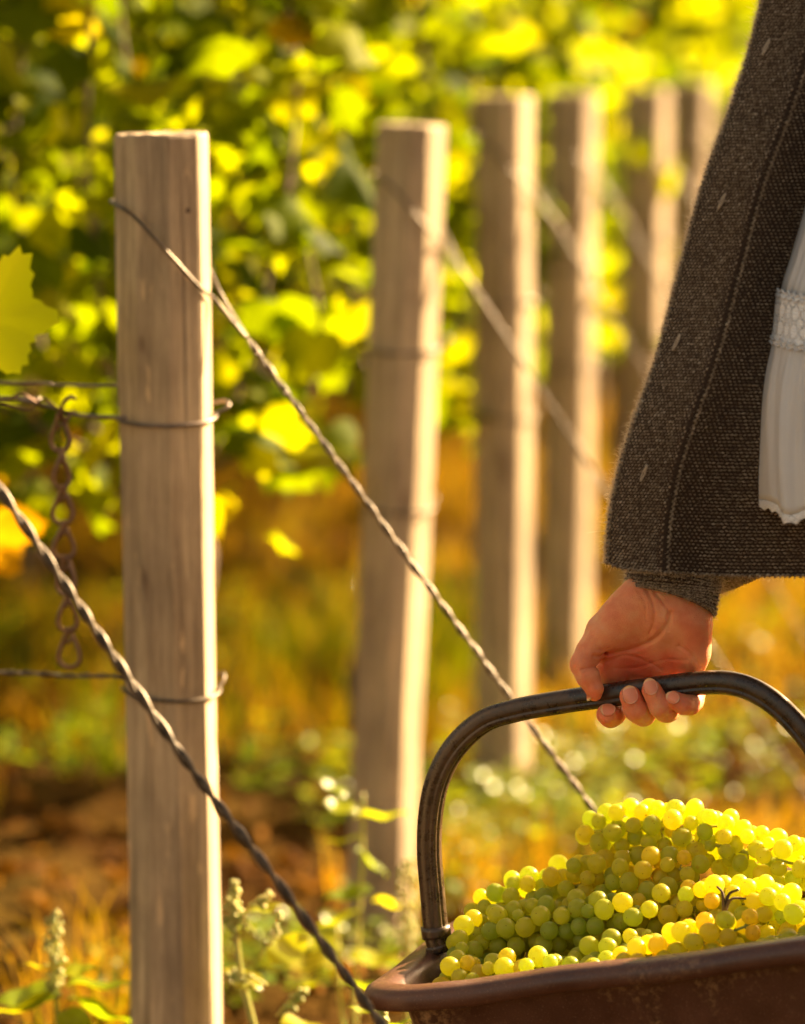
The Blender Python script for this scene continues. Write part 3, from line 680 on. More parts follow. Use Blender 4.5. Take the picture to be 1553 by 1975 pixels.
gv, gf = sphere_vf(GR, 18, 12); GM = []
for q in range(3):
    vv = gv.copy(); vv[:, 1] *= (1.0, 1.03, .98)[q]; vv[:, 0] *= (1.0, .97, 1.02)[q]; me = mesh_np('grape', vv, gf); me.materials.append(M_grape); GM.append(me)
# bunches: (a,b,h centre) direction, length, radius, tone, label
BUN = [   # a, b, height of its top over the rim, direction, length, radius
 ((.190, .228, .078), (1, .05, -.10), .13, .027, .15, 'pale yellow bunch on top of the heap, at its highest back ridge'),
 ((.275, .225, .044), (1, .05, -.40), .13, .027, .20, 'bright bunch at the back right of the heap sloping to the rim'),
 ((.092, .200, .042), (1, .15, .15), .12, .026, .15, 'yellow bunch at the back left of the heap near the handle'),
 ((.172, .192, .050), (1, -.1, .05), .13, .027, .35, 'bunch with brown freckled berries in the middle of the heap'),
 ((.290, .150, .018), (.9, -.5, -.1), .12, .027, .25, 'bunch with a bare brown stalk showing at the right of the heap'),
 ((.125, .145, .030), (1, -.12, .05), .16, .026, .10, 'long bright ridge bunch across the left middle of the heap'),
 ((.060, .140, .020), (.5, 1, .25), .10, .024, .0, 'green bunch beside the left foot of the basket handle'),
 ((.195, .105, .006), (1, .0, .02), .13, .025, .0, 'shaded green bunch in the hollow at the centre front'),
 ((.245, .072, .014), (.9, .30, .18), .12, .025, .55, 'amber tinted bunch lying over the front rim at the centre right'),
 ((.325, .085, -.002), (.7, .8, .1), .12, .026, .0, 'dull green bunch in shade at the right front of the heap'),
 ((.150, .068, .002), (1, .1, .0), .12, .025, .0, 'dull green bunch low against the front rim at the centre'),
 ((.085, .075, .006), (1, -.25, .05), .10, .025, .40, 'gold and green bunch in the front left corner of the basket'),
 ((.370, .120, .000), (.2, 1, .0), .12, .026, .45, 'bunch at the extreme right of the heap cut by the frame edge'),
 ((.225, .160, .026), (1, -.2, .0), .12, .026, .45, 'golden bunch behind the amber one, in the right middle of the heap'),
 ((.170, .180, .018), (1, 0, 0), .20, .030, .2, 'bunch buried under the left back of the heap'),
 ((.300, .190, -.004), (1, 0, 0), .16, .030, .2, 'bunch buried under the right back of the heap'),
 ((.130, .100, -.020), (1, 0, 0), .16, .028, .1, 'bunch buried under the left front of the heap'),
 ((.290, .100, -.022), (1, 0, 0), .18, .028, .1, 'bunch buried under the right front of the heap'),
]
BUN = [((c[0], c[1], c[2]-rad*.88), d, L*.96, rad*.92, tone, lab) for c, d, L, rad, tone, lab in BUN]
rg = np.random.default_rng(5); G = []; GB = []
def ellr(u, rad): return rad*(1-abs(2*u-1)**2.6)**.5*(1.15-.45*u)
for bi, (c, d, L, rad, tone, lab) in enumerate(BUN):
    d = np.array(d, float); d /= np.linalg.norm(d); s1 = np.cross(d, [0, 0, 1.0]); s1 /= np.linalg.norm(s1); s2 = np.cross(s1, d); pts = []
    tries = 0
    while tries < 2600:
        tries += 1; u = rg.uniform(.02, .98); rr_ = max(.001, ellr(u, rad)-GR*.6)*(1 if rg.uniform() < .8 else rg.uniform(.3, 1)); a = rg.uniform(0, 2*PI)
        p = np.array(c)+d*(u-.5)*L+(s1*math.cos(a)+s2*math.sin(a)*.85)*rr_
        if all(np.sum((p-q)**2) > (1.62*GR)**2 for q in pts): pts.append(p)
    G += pts; GB += [bi]*len(pts)
G = np.array(G); GB = np.array(GB); gs = rg.uniform(.82, 1.10, len(G))
small = rg.uniform(0, 1, len(G)) < .06; gs[small] *= .7
def inside(G):
    m = .040; wall = np.clip(-G[:, 2], 0, .2)*.17
    lim = m - .018*sstep(G[:, 2], 0.004, .03)
    G[:, 0] = np.clip(G[:, 0], np.maximum(lim+wall+.002, .052-.014*sstep(G[:, 1], .09, .17)), BL-lim-wall); G[:, 1] = np.clip(G[:, 1], lim+wall, BW-lim-wall); return G
for it in range(50):
    D = G[:, None]-G[None]; dist = np.linalg.norm(D, axis=2)+np.eye(len(G)); want = GR*(gs[:, None]+gs[None])*.965
    ov = np.clip(want-dist, 0, None); np.fill_diagonal(ov, 0); G = G + (D/dist[:, :, None]*ov[:, :, None]*.42).sum(1); G = inside(G)
print('grapes', len(G))
roots = []
M_rachis = M_stem
for bi, (c, d, L, rad, tone, lab) in enumerate(BUN):
    wc = Bp(*c); root = empty('grape_bunch', wc); tag(root, lab, 'grape bunch', 'bunches of white grapes heaped in the basket')
    d = np.array(d, float); d /= np.linalg.norm(d); S = Soup2(); A = np.array(c)-d*L*.62; B = np.array(c)+d*L*.4
    S.tube(spline([Bp(*(A*.7+np.array(c)*.3)), Bp(*np.array(c)), Bp(*B)], 14), np.linspace(.0019, .001, 14), 6)
    mem = np.where(GB == bi)[0]
    for i in mem[::3]:
        u = float(np.clip(np.dot(G[i]-np.array(c), d)/L, -.5, .4)); q = np.array(c)+d*(u-.04)*L; S.tube(np.linspace(Bp(*q), Bp(*G[i]), 4), .0007, 5)
    keep_world(obj('stalk', S.mesh('stalk'), M_rachis), root)
    for i in mem:
        o = bpy.data.objects.new('grape', GM[int(rg.integers(3))]); COL.objects.link(o); o.parent = root; o.location = Vector(Bp(*G[i]))-Vector(wc)
        out = Bp(*G[i])-Bp(*(np.array(c)+d*np.clip(np.dot(G[i]-np.array(c), d), -L/2, L/2))); q = Vector(out+rg.normal(0, .006, 3)).to_track_quat('Z', 'Y'); o.rotation_euler = q.to_euler(); s = float(gs[i]); o.scale = (s*rg.uniform(.93, 1.03), s*rg.uniform(.95, 1.03), s*rg.uniform(.97, 1.08))
        o.color = (float(np.clip(tone+rg.normal(0, .12), 0, 1)), 0, 0, 1)
# bare forked stalk standing out at the right
S = Soup2(); A = hplane(1385, 1745)+e2*.02+e3*.0
B0 = Bp(.268, .10, .018)
for dx, dz, dy in ((-.006, .012, 0), (.010, .009, .004), (.015, .003, 0)):
    S.tube(spline([B0-[0, 0, .01], B0+[dx*.3, dy*.5-.004, dz*.5], B0+[dx, dy-.008, dz]], 8), np.linspace(.0016, .0008, 8), 5)
for r_ in bpy.data.objects:
    if r_.get('label', '').startswith('bunch with a bare brown stalk'): keep_world(obj('stalk', S.mesh('stalk'), M_bark), r_); break

# ------------------------------------------------------------------ SDF tools for the person
def rcone(P, a, b, r1, r2):
    a = np.asarray(a, np.float32); b = np.asarray(b, np.float32); ba = b-a; L2 = float(ba@ba)+1e-9; q = P-a; h = np.clip((q@ba)/L2, 0, 1)
    return np.linalg.norm(q-h[..., None]*ba, axis=-1) - (r1+(r2-r1)*h)
def ellip(P, c, rad, rot=None):
    q = P-np.asarray(c, np.float32)
    if rot is not None: q = q@np.array(rot, np.float32)
    rad = np.asarray(rad, np.float32); k0 = np.linalg.norm(q/rad, axis=-1); k1 = np.linalg.norm(q/(rad*rad), axis=-1)+1e-9; return k0*(k0-1)/k1
def smin(a, b, k):
    h = np.clip(.5+.5*(b-a)/k, 0, 1); return b*(1-h)+a*h-k*h*(1-h)
def surface(f, lo, hi, s):
    lo = np.array(lo, np.float32); n = [int((hi[i]-lo[i])/s)+2 for i in range(3)]
    ax = [lo[i]+np.arange(n[i], dtype=np.float32)*s for i in range(3)]; D = np.empty(n, np.float32)
    for i0 in range(0, n[0], 16):
        X, Y, Z = np.meshgrid(ax[0][i0:i0+16], ax[1], ax[2], indexing='ij'); D[i0:i0+16] = f(np.stack([X, Y, Z], -1))
    I = D < 0; c = np.zeros([k-1 for k in n], np.int8)
    for dx in (0, 1):
        for dy in (0, 1):
            for dz in (0, 1): c += I[dx:n[0]-1+dx, dy:n[1]-1+dy, dz:n[2]-1+dz]
    act = (c > 0) & (c < 8); ids = -np.ones(act.shape, int); ijk = np.argwhere(act); ids[act] = np.arange(len(ijk))
    acc = np.zeros((len(ijk), 3)); cnt = np.zeros(len(ijk))
    for axn in range(3):
        for u in (0, 1):
            for v_ in (0, 1):
                o0 = [0, 0, 0]; oth = [q for q in range(3) if q != axn]; o0[oth[0]] = u; o0[oth[1]] = v_; o1 = list(o0); o1[axn] = 1
                d0 = D[tuple((ijk+o0).T)]; d1 = D[tuple((ijk+o1).T)]; m = (d0 < 0) != (d1 < 0); tt = np.where(m, d0/np.where(m, d0-d1, 1), 0)
                p = ijk+np.array(o0, float); p[:, axn] += tt; acc[m] += p[m]; cnt[m] += 1
    V = lo + acc/cnt[:, None]*s; F = []
    for axn in range(3):
        o1, o2 = [q for q in range(3) if q != axn]
        sl0 = [slice(None)]*3; sl1 = [slice(None)]*3; sl0[axn] = slice(0, -1); sl1[axn] = slice(1, None); a0 = I[tuple(sl0)]; a1 = I[tuple(sl1)]; E = np.argwhere(a0 != a1)
        E = E[(E[:, o1] > 0) & (E[:, o2] > 0) & (E[:, o1] < n[o1]-1) & (E[:, o2] < n[o2]-1)]
        def g(d1_, d2_):
            q = E.copy(); q[:, o1] += d1_; q[:, o2] += d2_; return ids[tuple(q.T)]
        Q = np.stack([g(-1, -1), g(0, -1), g(0, 0), g(-1, 0)], 1); fl = I[tuple(E.T)]
        if axn == 1: fl = ~fl
        Q[~fl] = Q[~fl][:, ::-1]; F.append(Q)
    F = np.concatenate(F)
    V = V.astype(np.float32); e = s*.5
    for _ in range(2):
        d = f(V); g_ = np.stack([f(V+np.eye(3, dtype=np.float32)[q]*e)-f(V-np.eye(3, dtype=np.float32)[q]*e) for q in range(3)], 1); g_ /= np.linalg.norm(g_, axis=1)[:, None]+1e-9
        V = V - g_*np.clip(d, -s, s)[:, None]*.8
    return V, F
# hand: control points from a 3.087x crop of the photo; depth in mm behind the bar's axis
def H(zx, zy, dmm):
    px, py = 1050+zx/3.087, 1050+zy/3.087; d = ray(px, py); nrm = e2; o0 = np.array([0, 0, 1.0]); tt = np.dot(FT-o0+np.array([0, dmm/1000, 0]), nrm)/np.dot(d, nrm); return o0+d*tt
mm = .001
ZP = mm/7.95*1.0     # metres per crop pixel at the hand
palm = [((795, 225, 25), (735, 400, 12), 24, 23), ((610, 340, 8), (418, 735, 17), 17, 12.5), ((700, 380, 10), (580, 720, 20), 18, 10), ((790, 400, 12), (720, 720, 22), 18, 10.5), ((860, 400, 12), (875, 700, 20), 15.5, 11.5),
        ((410, 640, 12), (396, 790, 20), 8.5, 8.5), ((570, 330, 4), (400, 520, 1), 17, 14.5), ((880, 480, 8), (890, 640, 12), 14, 12)]
fing = {'index': [((420, 745, 21), 12), ((420, 900, 24), 9.2), ((415, 1010, 14), 8.6), ((395, 1022, -2), 8.6), ((374, 1012, -11), 8.0)],
        'middle': [((560, 720, 24), 10.3), ((590, 900, 25), 9.3), ((590, 1010, 16), 9), ((575, 1005, -8), 8.7), ((545, 985, -16), 8.6), ((512, 905, -18), 8.0)],
        'ring': [((700, 720, 25), 10), ((730, 880, 25), 9), ((735, 990, 16), 8.6), ((722, 990, -8), 8.5), ((690, 965, -16), 8.2), ((640, 868, -18), 7.4)],
        'pinky': [((870, 710, 22), 9.6), ((905, 850, 20), 8.2), ((885, 935, 10), 7.8), ((868, 955, -6), 7.4), ((830, 955, -14), 7.2), ((770, 923, -17), 6.4)]}
thumb = [((480, 400, 0), 14), ((345, 520, -3), 11.5), ((268, 640, -9), 9.8), ((232, 715, -14), 9.6), ((262, 790, -17), 8.6), ((298, 862, -18), 6.6), ((300, 895, -18), 5.0)]
PALM = [(H(*a), H(*b), r1*mm, r2*mm) for a, b, r1, r2 in palm]
FG = [[(H(*p), r_*mm) for p, r_ in ch_] for ch_ in fing.values()]; TH = [(H(*p), r_*mm) for p, r_ in thumb]
def crease(pts): return np.array([H(*p) for p in pts])
CR = [(spline(crease([(745, 395, 0), (715, 480, 0), (640, 570, 0), (520, 625, 0), (370, 645, 0)]), 24), 2.6, 1.1), (spline(crease([(600, 250, 0), (640, 330, 0), (650, 430, 0), (625, 520, 0)]), 12), 1.5, .6),
      (spline(crease([(650, 270, 0), (700, 330, 0), (740, 400, 0), (735, 500, 0)]), 12), 1.4, .6), (spline(crease([(800, 600, 0), (870, 650, 0), (935, 735, 0)]), 10), 1.8, .7), (spline(crease([(380, 700, 0), (480, 660, 0), (600, 700, 0), (700, 760, 0)]), 12), 1.6, .6),
      (spline(crease([(215, 712, 0), (275, 705, 0), (340, 718, 0)]), 8), 1.5, .9), (spline(crease([(285, 640, 0), (320, 650, 0), (365, 640, 0)]), 8), 1.5, .9), (spline(crease([(300, 600, 0), (340, 612, 0), (375, 600, 0)]), 8), 1.2, .4),
      (spline(crease([(540, 240, 0), (590, 330, 0), (600, 430, 0)]), 10), 1.2, .35), (spline(crease([(420, 740, 0), (560, 745, 0), (700, 700, 0), (850, 690, 0)]), 10), 1.5, .45)]
def f_hand(P):
    d = None
    for a, b, r1, r2 in PALM:
        q = rcone(P, a, b, r1, r2); d = q if d is None else smin(d, q, .009)
    th = None
    for (a, r1), (b, r2) in zip(TH[:-1], TH[1:]):
        q = rcone(P, a, b, r1, r2); th = q if th is None else smin(th, q, .0025)
    d = smin(d, th, .008)
    for ch_ in FG:
        fg = None
        for (a, r1), (b, r2) in zip(ch_[:-1], ch_[1:]):
            q = rcone(P, a, b, r1, r2); fg = q if fg is None else smin(fg, q, .002)
        d = smin(d, fg, .0016)
    near = d < .003
    if near.any():
        Q = P[near]; add = np.zeros(len(Q), np.float32)
        for C_, w_, dep in CR:
            dd = np.full(len(Q), 9., np.float32)
            for a, b in zip(C_[:-1], C_[1:]):      # distance across the picture plane only
                a2, b2 = a[[0, 2]], b[[0, 2]]; ba = b2-a2; q = Q[:, [0, 2]]-a2; h = np.clip((q@ba)/(ba@ba+1e-12), 0, 1); dd = np.minimum(dd, np.linalg.norm(q-h[:, None]*ba, axis=1))
            front = (Q[:, 1] < 2.63)
            add += np.exp(-(dd/(w_*mm*.8))**2)*dep*1.5*mm*front
        d = d.copy(); d[near] += add
    return d
allp = np.array([p for p, _ in sum(FG, [])+TH]+[a for a, *_ in PALM]+[b for _, b, *_ in PALM])
HV, HF = surface(f_hand, allp.min(0)-.032, allp.max(0)+.032, .00095)
print('hand', len(HV))

# body
SHR = np.array([.49, 2.595, 1.08]); HIP = np.array([.58, 2.55, .62]); WR = H(850, 120, 32)
elb = np.array([.42, 2.635, .80])
limbs = [((SHR), elb, .048, .040), (elb, WR, .038, .024), (WR, H(800, 260, 22), .024, .024),
         ([.56, 2.47, 1.08], [.60, 2.30, .82], .047, .038), ([.60, 2.30, .82], [.50, 2.24, .58], .038, .026), ([.50, 2.24, .58], [.47, 2.24, .50], .024, .014),
         ([.60, 2.62, .62], [.60, 2.64, .18], .074, .052), ([.60, 2.64, .18], [.66, 2.66, -.20], .050, .036), ([.58, 2.52, .60], [.54, 2.45, .18], .074, .052), ([.54, 2.44, .18], [.58, 2.42, -.20], .050, .036),
         ([.60, 2.66, -.24], [.46, 2.69, -.275], .036, .026), ([.60, 2.42, -.24], [.42, 2.40, -.275], .036, .026)]
def f_body(P):
    d = ellip(P, (.56, 2.56, .66), (.13, .105, .14))
    for c, r_ in (((.55, 2.56, .84), (.115, .10, .16)), ((.54, 2.56, .98), (.11, .105, .16)), ((.51, 2.55, 1.10), (.08, .13, .07))): d = smin(d, ellip(P, c, r_), .05)
    d = smin(d, rcone(P, (.50, 2.55, 1.12), (.47, 2.55, 1.22), .058, .052), .03)
    d = smin(d, ellip(P, (.44, 2.55, 1.30), (.092, .074, .115)), .02)
    d = smin(d, rcone(P, (.350, 2.55, 1.30), (.338, 2.55, 1.275), .006, .012), .012)       # nose
    for y in (2.522, 2.578): d = np.maximum(d, -(rcone(P, (.352, y, 1.312), (.352, y, 1.312), .010, .010)))
    for y in (2.475, 2.625): d = smin(d, ellip(P, (.455, y, 1.295), (.018, .008, .028)), .004)
    for a, b, r1, r2 in limbs: d = smin(d, rcone(P, a, b, r1, r2), .018)
    return d
BV, BF = surface(f_body, (.20, 2.15, -.32), (.78, 2.80, 1.45), .010)
t = NT('skin'); v = t.coord('Object'); n = t.noise(v, 45, 4, .6); n2 = t.noise(v, 900, 3, .6); n4 = t.noise(v, 240, 4, .7)
mp = t.coord('Object', (1, 1, 1), (0, R(35), 0)); wv = t.n('ShaderNodeTexVoronoi', feature='DISTANCE_TO_EDGE'); wv.inputs['Scale'].default_value = 520; t.l(mp, wv.inputs['Vector'])
c = t.ramp(n, [(.3, (.76, .23, .10)), (.5, (.86, .34, .16)), (.72, (.90, .46, .24))])
ba_ = t.n('ShaderNodeAttribute'); ba_.attribute_name = 'blush'; c = t.mix(ba_.outputs['Fac'], c, (.80, .12, .05))
hgt = t.math('ADD', t.math('MULTIPLY', t.ramp(wv.outputs['Distance'], [(0, 0.0), (.12, 1.0)]), .5), t.math('ADD', t.math('MULTIPLY', n4, 1.2), t.math('MULTIPLY', n2, .4)))
M_skin = t.done(t.bsdf(c, .46, t.bump(hgt, .7, .0006), Subsurface_Weight=.8, Subsurface_Radius=(1.0, .30, .12), Subsurface_Scale=.004, Specular_IOR_Level=.4))
person = empty('person', (.58, 2.55, float(ground_z(.58, 2.55))))
tag(person, 'person in a grey brown knitted cardigan and white blouse carrying the basket by its handle', 'person')
allv = np.concatenate([BV, HV]); bl = np.zeros(len(allv))
for p_, rr_, k_ in [(H(540, 720, 8), .020, .9), (H(760, 720, 10), .018, .7), (H(400, 650, 5), .014, .8), (H(930, 560, 5), .014, .5), (H(280, 880, -18), .009, .6)]+[(H(*ch_[-1][0]), .010, .7) for ch_ in fing.values()]:
    bl = np.maximum(bl, k_*np.exp(-(np.linalg.norm(allv-p_, axis=1)/rr_)**2))
body_me = mesh_fast('body', np.concatenate([BV, HV]), np.concatenate([BF, HF+len(BV)]))
attr_col(body_me, 'blush', bl); keep_world(obj('body', body_me, M_skin), person)
# nails
t = NT('fingernail'); v = t.coord('Object'); n = t.noise(v, 200, 2, .5)
uvn = t.n('ShaderNodeAttribute'); uvn.attribute_name = 'tip'
c = t.ramp(uvn.outputs['Fac'], [(0, (.84, .44, .24)), (.12, (.84, .27, .12)), (.80, (.84, .28, .13)), (.88, (.90, .50, .24)), (1, (.92, .54, .26))])
M_nail = t.done(t.bsdf(c, .22, None, Subsurface_Weight=.5, Subsurface_Radius=(1, .4, .2), Subsurface_Scale=.003, Coat_Weight=.3))
def nail(c, up, nrm, L, wd, rad, name='fingernail'):
    """curved plate; c on the finger axis, nrm outwards, rad finger radius"""
    up = np.array(up, float); nrm = np.array(nrm, float); nrm /= np.linalg.norm(nrm); up -= nrm*np.dot(up, nrm); up /= np.linalg.norm(up); sd = np.cross(up, nrm)
    V = []; A = []; nu, nv = 9, 9
    for i in range(nv):
        s = i/(nv-1)
        hw = wd/2*(1-abs(2*s-1)**3.2*.42)
        for j in range(nu):
            u = -1+2*j/(nu-1); x = u*hw; rr_ = rad+.00025; zz = math.sqrt(max(0, rr_*rr_-x*x*.85)); bowx = .0012*(1-u*u)
            yy = (s-.5)*L + (bowx if s > .5 else -bowx)*abs(2*s-1); V.append(np.array(c)+sd*x+up*yy+nrm*(zz-.0005*(2*s-1)**2)); A.append(s)
    V2 = [p-nrm*.0009 for p in V]; m = nu*nv; F = [[i*nu+j, i*nu+j+1, (i+1)*nu+j+1, (i+1)*nu+j] for i in range(nv-1) for j in range(nu-1)]
    bd = [j for j in range(nu)]+[i*nu+nu-1 for i in range(1, nv)]+[(nv-1)*nu+j for j in range(nu-2, -1, -1)]+[i*nu for i in range(nv-2, 0, -1)]
    F += [[bd[i], bd[(i+1) % len(bd)], bd[(i+1) % len(bd)]+m, bd[i]+m] for i in range(len(bd))]
    me = mesh_np(name, V+V2, F); attr_col(me, 'tip', A+A); keep_world(obj(name, me, M_nail), person)
def pxdir(dx, dy): return np.array([dx, 0, -dy])/math.hypot(dx, dy)
def fn(ch_, upv, nrm, L, wd): c_, r_ = ch_; nail(c_, upv, nrm, L*mm, wd*mm, r_)
fn((H(510, 900, -18), 8.0*mm), pxdir(-.25, -1), (-.05, -1, .28), 11.5, 11.5)
fn((H(634, 852, -18), 7.4*mm), pxdir(-.32, -1), (-.10, -1, .30), 10.5, 10.5)
fn((H(772, 922, -17), 6.4*mm), pxdir(-.9, -.6), (-.25, -1, .45), 8.5, 9)
fn((H(378, 1014, -11), 8.0*mm), np.array([-.1, -.6, .6]), (-.05, -.75, .75), 9, 11)
fn((H(300, 885, -17), 5.6*mm), pxdir(.25, 1), (-.93, -.30, .10), 10, 9)
# hair
def f_hair(P): 
    d = ellip(P, (.465, 2.55, 1.325), (.102, .085, .112)); d = smin(d, ellip(P, (.55, 2.55, 1.27), (.045, .05, .05)), .03); return np.maximum(d, -(ellip(P, (.385, 2.55, 1.27), (.075, .09, .105))))
hv_, hf_ = surface(f_hair, (.32, 2.42, 1.15), (.64, 2.68, 1.47), .008)
t = NT('hair'); v = t.coord('Object', (1, 1, .1)); n = t.noise(v, 300, 3, .6); M_hair = t.done(t.bsdf(t.ramp(n, [(.3, (.05, .025, .012)), (.7, (.16, .09, .045))]), .5, t.bump(n, .5, .002)))
keep_world(obj('hair', mesh_fast('hair', hv_, hf_), M_hair), person)
def f_trs(P):
    d = ellip(P, (.56, 2.56, .60), (.142, .112, .13))
    for a, b, r1, r2 in limbs[6:10]: d = smin(d, rcone(P, a, b, r1+.012, r2+.02), .02)
    return np.maximum(d, -(P[..., 2]+.235))
hv_, hf_ = surface(f_trs, (.36, 2.28, -.26), (.78, 2.80, .78), .010)
t = NT('denim'); v = t.coord('Object'); n = t.noise(v, 400, 3, .7); M_denim = t.done(t.bsdf(t.ramp(n, [(.3, (.03, .035, .05)), (.7, (.08, .09, .12))]), .85, t.bump(n, .4, .001)))
keep_world(obj('trousers', mesh_fast('trousers', hv_, hf_), M_denim), person)
for a, b, r1, r2 in limbs[10:12]:
    hv_, hf_ = surface(lambda P: np.maximum(smin(rcone(P, np.array(a), np.array(b), r1+.012, r2+.012), rcone(P, np.array(a)+[.03, 0, .04], np.array(a)+[.03, 0, .0], .045, .045), .02), -(P[..., 2]+.315)), np.minimum(a, b)-.07, np.maximum(a, b)+.10, .008)
    keep_world(obj('shoe', mesh_fast('shoe', hv_, hf_), M_bark), person)

# ---- knit cloth
def knit_mat(name, ramp):
    t = NT(name); a = t.n('ShaderNodeAttribute'); a.attribute_name = 'rnd'; v = t.coord('Object'); n = t.noise(v, 900, 3, .7)
    c = t.ramp(a.outputs['Fac'], ramp); c = t.mix(t.ramp(n, [(.4, .45), (.6, 0.0)]), c, (.035, .024, .016))
    p = t.bsdf(c, .85, None, Sheen_Weight=.25, Sheen_Roughness=.4); tr = t.n('ShaderNodeBsdfTranslucent'); t.l(c, tr.inputs[0]); mx = t.n('ShaderNodeMixShader'); mx.inputs[0].default_value = .15
    t.l(p, mx.inputs[1]); t.l(tr.outputs[0], mx.inputs[2]); return t.done(mx.outputs[0])
M_yarn = knit_mat('yarn', [(0, (.05, .034, .024)), (.35, (.15, .10, .062)), (.6, (.31, .23, .15)), (.85, (.46, .36, .25)), (1, (.62, .51, .38))])
t = NT('knit_base'); v = t.coord('Object'); n = t.noise(v, 700, 3, .7); M_kbase = t.done(t.bsdf(t.ramp(n, [(.3, (.018, .010, .006)), (.7, (.065, .038, .022))]), .95, t.bump(n, .6, .001)))
t = NT('fuzz'); tr = t.n('ShaderNodeBsdfTranslucent'); tr.inputs[0].default_value = (.8, .68, .5, 1); df = t.n('ShaderNodeBsdfDiffuse'); df.inputs[0].default_value = (.5, .4, .3, 1)
mx = t.n('ShaderNodeMixShader'); mx.inputs[0].default_value = .5; t.l(df.outputs[0], mx.inputs[1]); t.l(tr.outputs[0], mx.inputs[2]); M_fuzz = t.done(mx.outputs[0])
OCT = np.array([[1, 0, 0], [-1, 0, 0], [0, 1, 0], [0, -1, 0], [0, 0, 1], [.45, .55, .6], [-.45, .55, .6], [.45, -.55, .6], [-.45, -.55, .6]], float)
OF = np.array([[0, 2, 5], [2, 6, 5], [2, 1, 6], [5, 6, 4], [1, 8, 6], [6, 8, 4], [1, 3, 8], [3, 7, 8], [7, 4, 8], [3, 0, 7], [0, 5, 7], [5, 4, 7]])
def stitches(fun, ulen, vlen, pu, pv, size, angf, colf, seed, mask=None, lift=.0):
    """fun(u,v in metres)->P (array). builds V-less slanted stitches over a patch"""
    r = np.random.default_rng(seed); nu, nv = int(ulen/pu), int(vlen/pv); J, I = np.meshgrid(np.arange(nv), np.arange(nu)); I = I.ravel(); J = J.ravel()
    u = (I+.5+.5*(J % 2))*pu + r.normal(0, pu*.06, I.size); v = (J+.5)*pv + r.normal(0, pv*.05, I.size)
    if mask is not None: k = mask(u, v); u, v, I, J = u[k], v[k], I[k], J[k]
    e = .0008; P = fun(u, v); U = fun(u+e, v)-P; U /= np.linalg.norm(U, axis=1)[:, None]; Vv = fun(u, v+e)-P; Vv -= U*(U*Vv).sum(1)[:, None]; Vv /= np.linalg.norm(Vv, axis=1)[:, None]; N = np.cross(U, Vv)
    sg = np.sign((N*(np.array([0, 0, 1.0])-P)).sum(1)); N *= -np.where((N[:, 1] > 0), 1, -1)[:, None] if False else np.where((N*(np.array([0, 0, 1.])-P)).sum(1) > 0, 1, -1)[:, None]
    a = angf(I, J, r); ca, sa = np.cos(a)[:, None], np.sin(a)[:, None]; A = U*ca+Vv*sa; B = -U*sa+Vv*ca
    sz = r.uniform(.85, 1.12, len(u))[:, None]; Vt = P[:, None]+(OCT[None, :, 0:1]*A[:, None]*size[0]+OCT[None, :, 1:2]*B[:, None]*size[1]+OCT[None, :, 2:3]*N[:, None]*size[2])*sz[:, None]+N[:, None]*lift
    n = len(u); F = (np.arange(n)[:, None, None]*9+OF[None]).reshape(-1, 3); return Vt.reshape(-1, 3), F, np.repeat(np.clip(colf(I, J, r), 0, 1), 9)
# front panel of the cardigan as a function of height
pz = np.array([-350, -200, 0, 90, 200, 350, 530, 700, 830, 930, 1050, 1088]); pxl = np.array([1580, 1530, 1470, 1450, 1415, 1356, 1310, 1266, 1216, 1187, 1169, 1172])
def edge_px(y): return np.interp(y, pz, pxl)
PY0, PY1 = -350.0, 1104.0
def panel(u, v):
    """u metres from the placket edge, v metres from the hem up"""
    u = np.asarray(u, float); v = np.asarray(v, float); mpp = 2.57/FPX; y = PY1 - v/mpp*.985
    # hem rises at the placket corner
    y = y - 18*np.exp(-u/.012)*np.exp(-v/.02) + 8*sstep(u, .02, .1)*np.exp(-v/.1)
    ys = y; 
    # smooth edge
    ex = sum(np.interp(ys+dy, pz, pxl) for dy in (-60, -30, 0, 30, 60))/5
    w = .042
    bend = sstep(u, w, w+.03)
    X_px = ex + (u*.985)/mpp - 0*bend
    Y = 2.530 - .012*np.sin(np.clip(u/w, 0, 1)*PI*.6) + .010*np.exp(-u/.004) + bend*.024 + .15*sstep(u, .17, .34)
    Y = Y + .006*np.sin(v*17+u*24)*sstep(u, .0, .05) + .0035*np.exp(-((u-w)/.003)**2)*-1.6 + .004*np.sin(v*31+1.2)
    Y = Y + .018*np.exp(-((u-.13-.12*v)/.025)**2)*sstep(v, .0, .15)
    d = np.stack([(X_px-CX)/FPX, np.cos(PITCH)+(-(y-CY)/FPX)*np.sin(PITCH), -np.sin(PITCH)+(-(y-CY)/FPX)*np.cos(PITCH)], -1)
    # constant-depth conversion keeps u, v in metres near Y = 2.57; deeper cloth is placed where it really is
    tt = Y/d[..., 1]; Pp = d*tt[..., None]; Pp[..., 2] += 1.0
    return Pp
VL = (PY1-PY0)*2.57/FPX/.985
def sheet(fun, us, vs_, thick, name, mat, parent, nrm=(0, 1, 0)):
    U, Vv = np.meshgrid(us, vs_); P = fun(U.ravel(), Vv.ravel()); nu, nv = len(us), len(vs_); Q = P+np.array(nrm)*thick; m = nu*nv
    F = [[i*nu+j, i*nu+j+1, (i+1)*nu+j+1, (i+1)*nu+j] for i in range(nv-1) for j in range(nu-1)]
    F2 = [[q+m for q in f[::-1]] for f in F]; bd = [j for j in range(nu)]+[i*nu+nu-1 for i in range(1, nv)]+[(nv-1)*nu+j for j in range(nu-2, -1, -1)]+[i*nu for i in range(nv-2, 0, -1)]
    F3 = [[bd[(i+1) % len(bd)], bd[i], bd[i]+m, bd[(i+1) % len(bd)]+m] for i in range(len(bd))]
    return keep_world(obj(name, mesh_np(name, np.vstack([P, Q]), F+F2+F3), mat), parent)
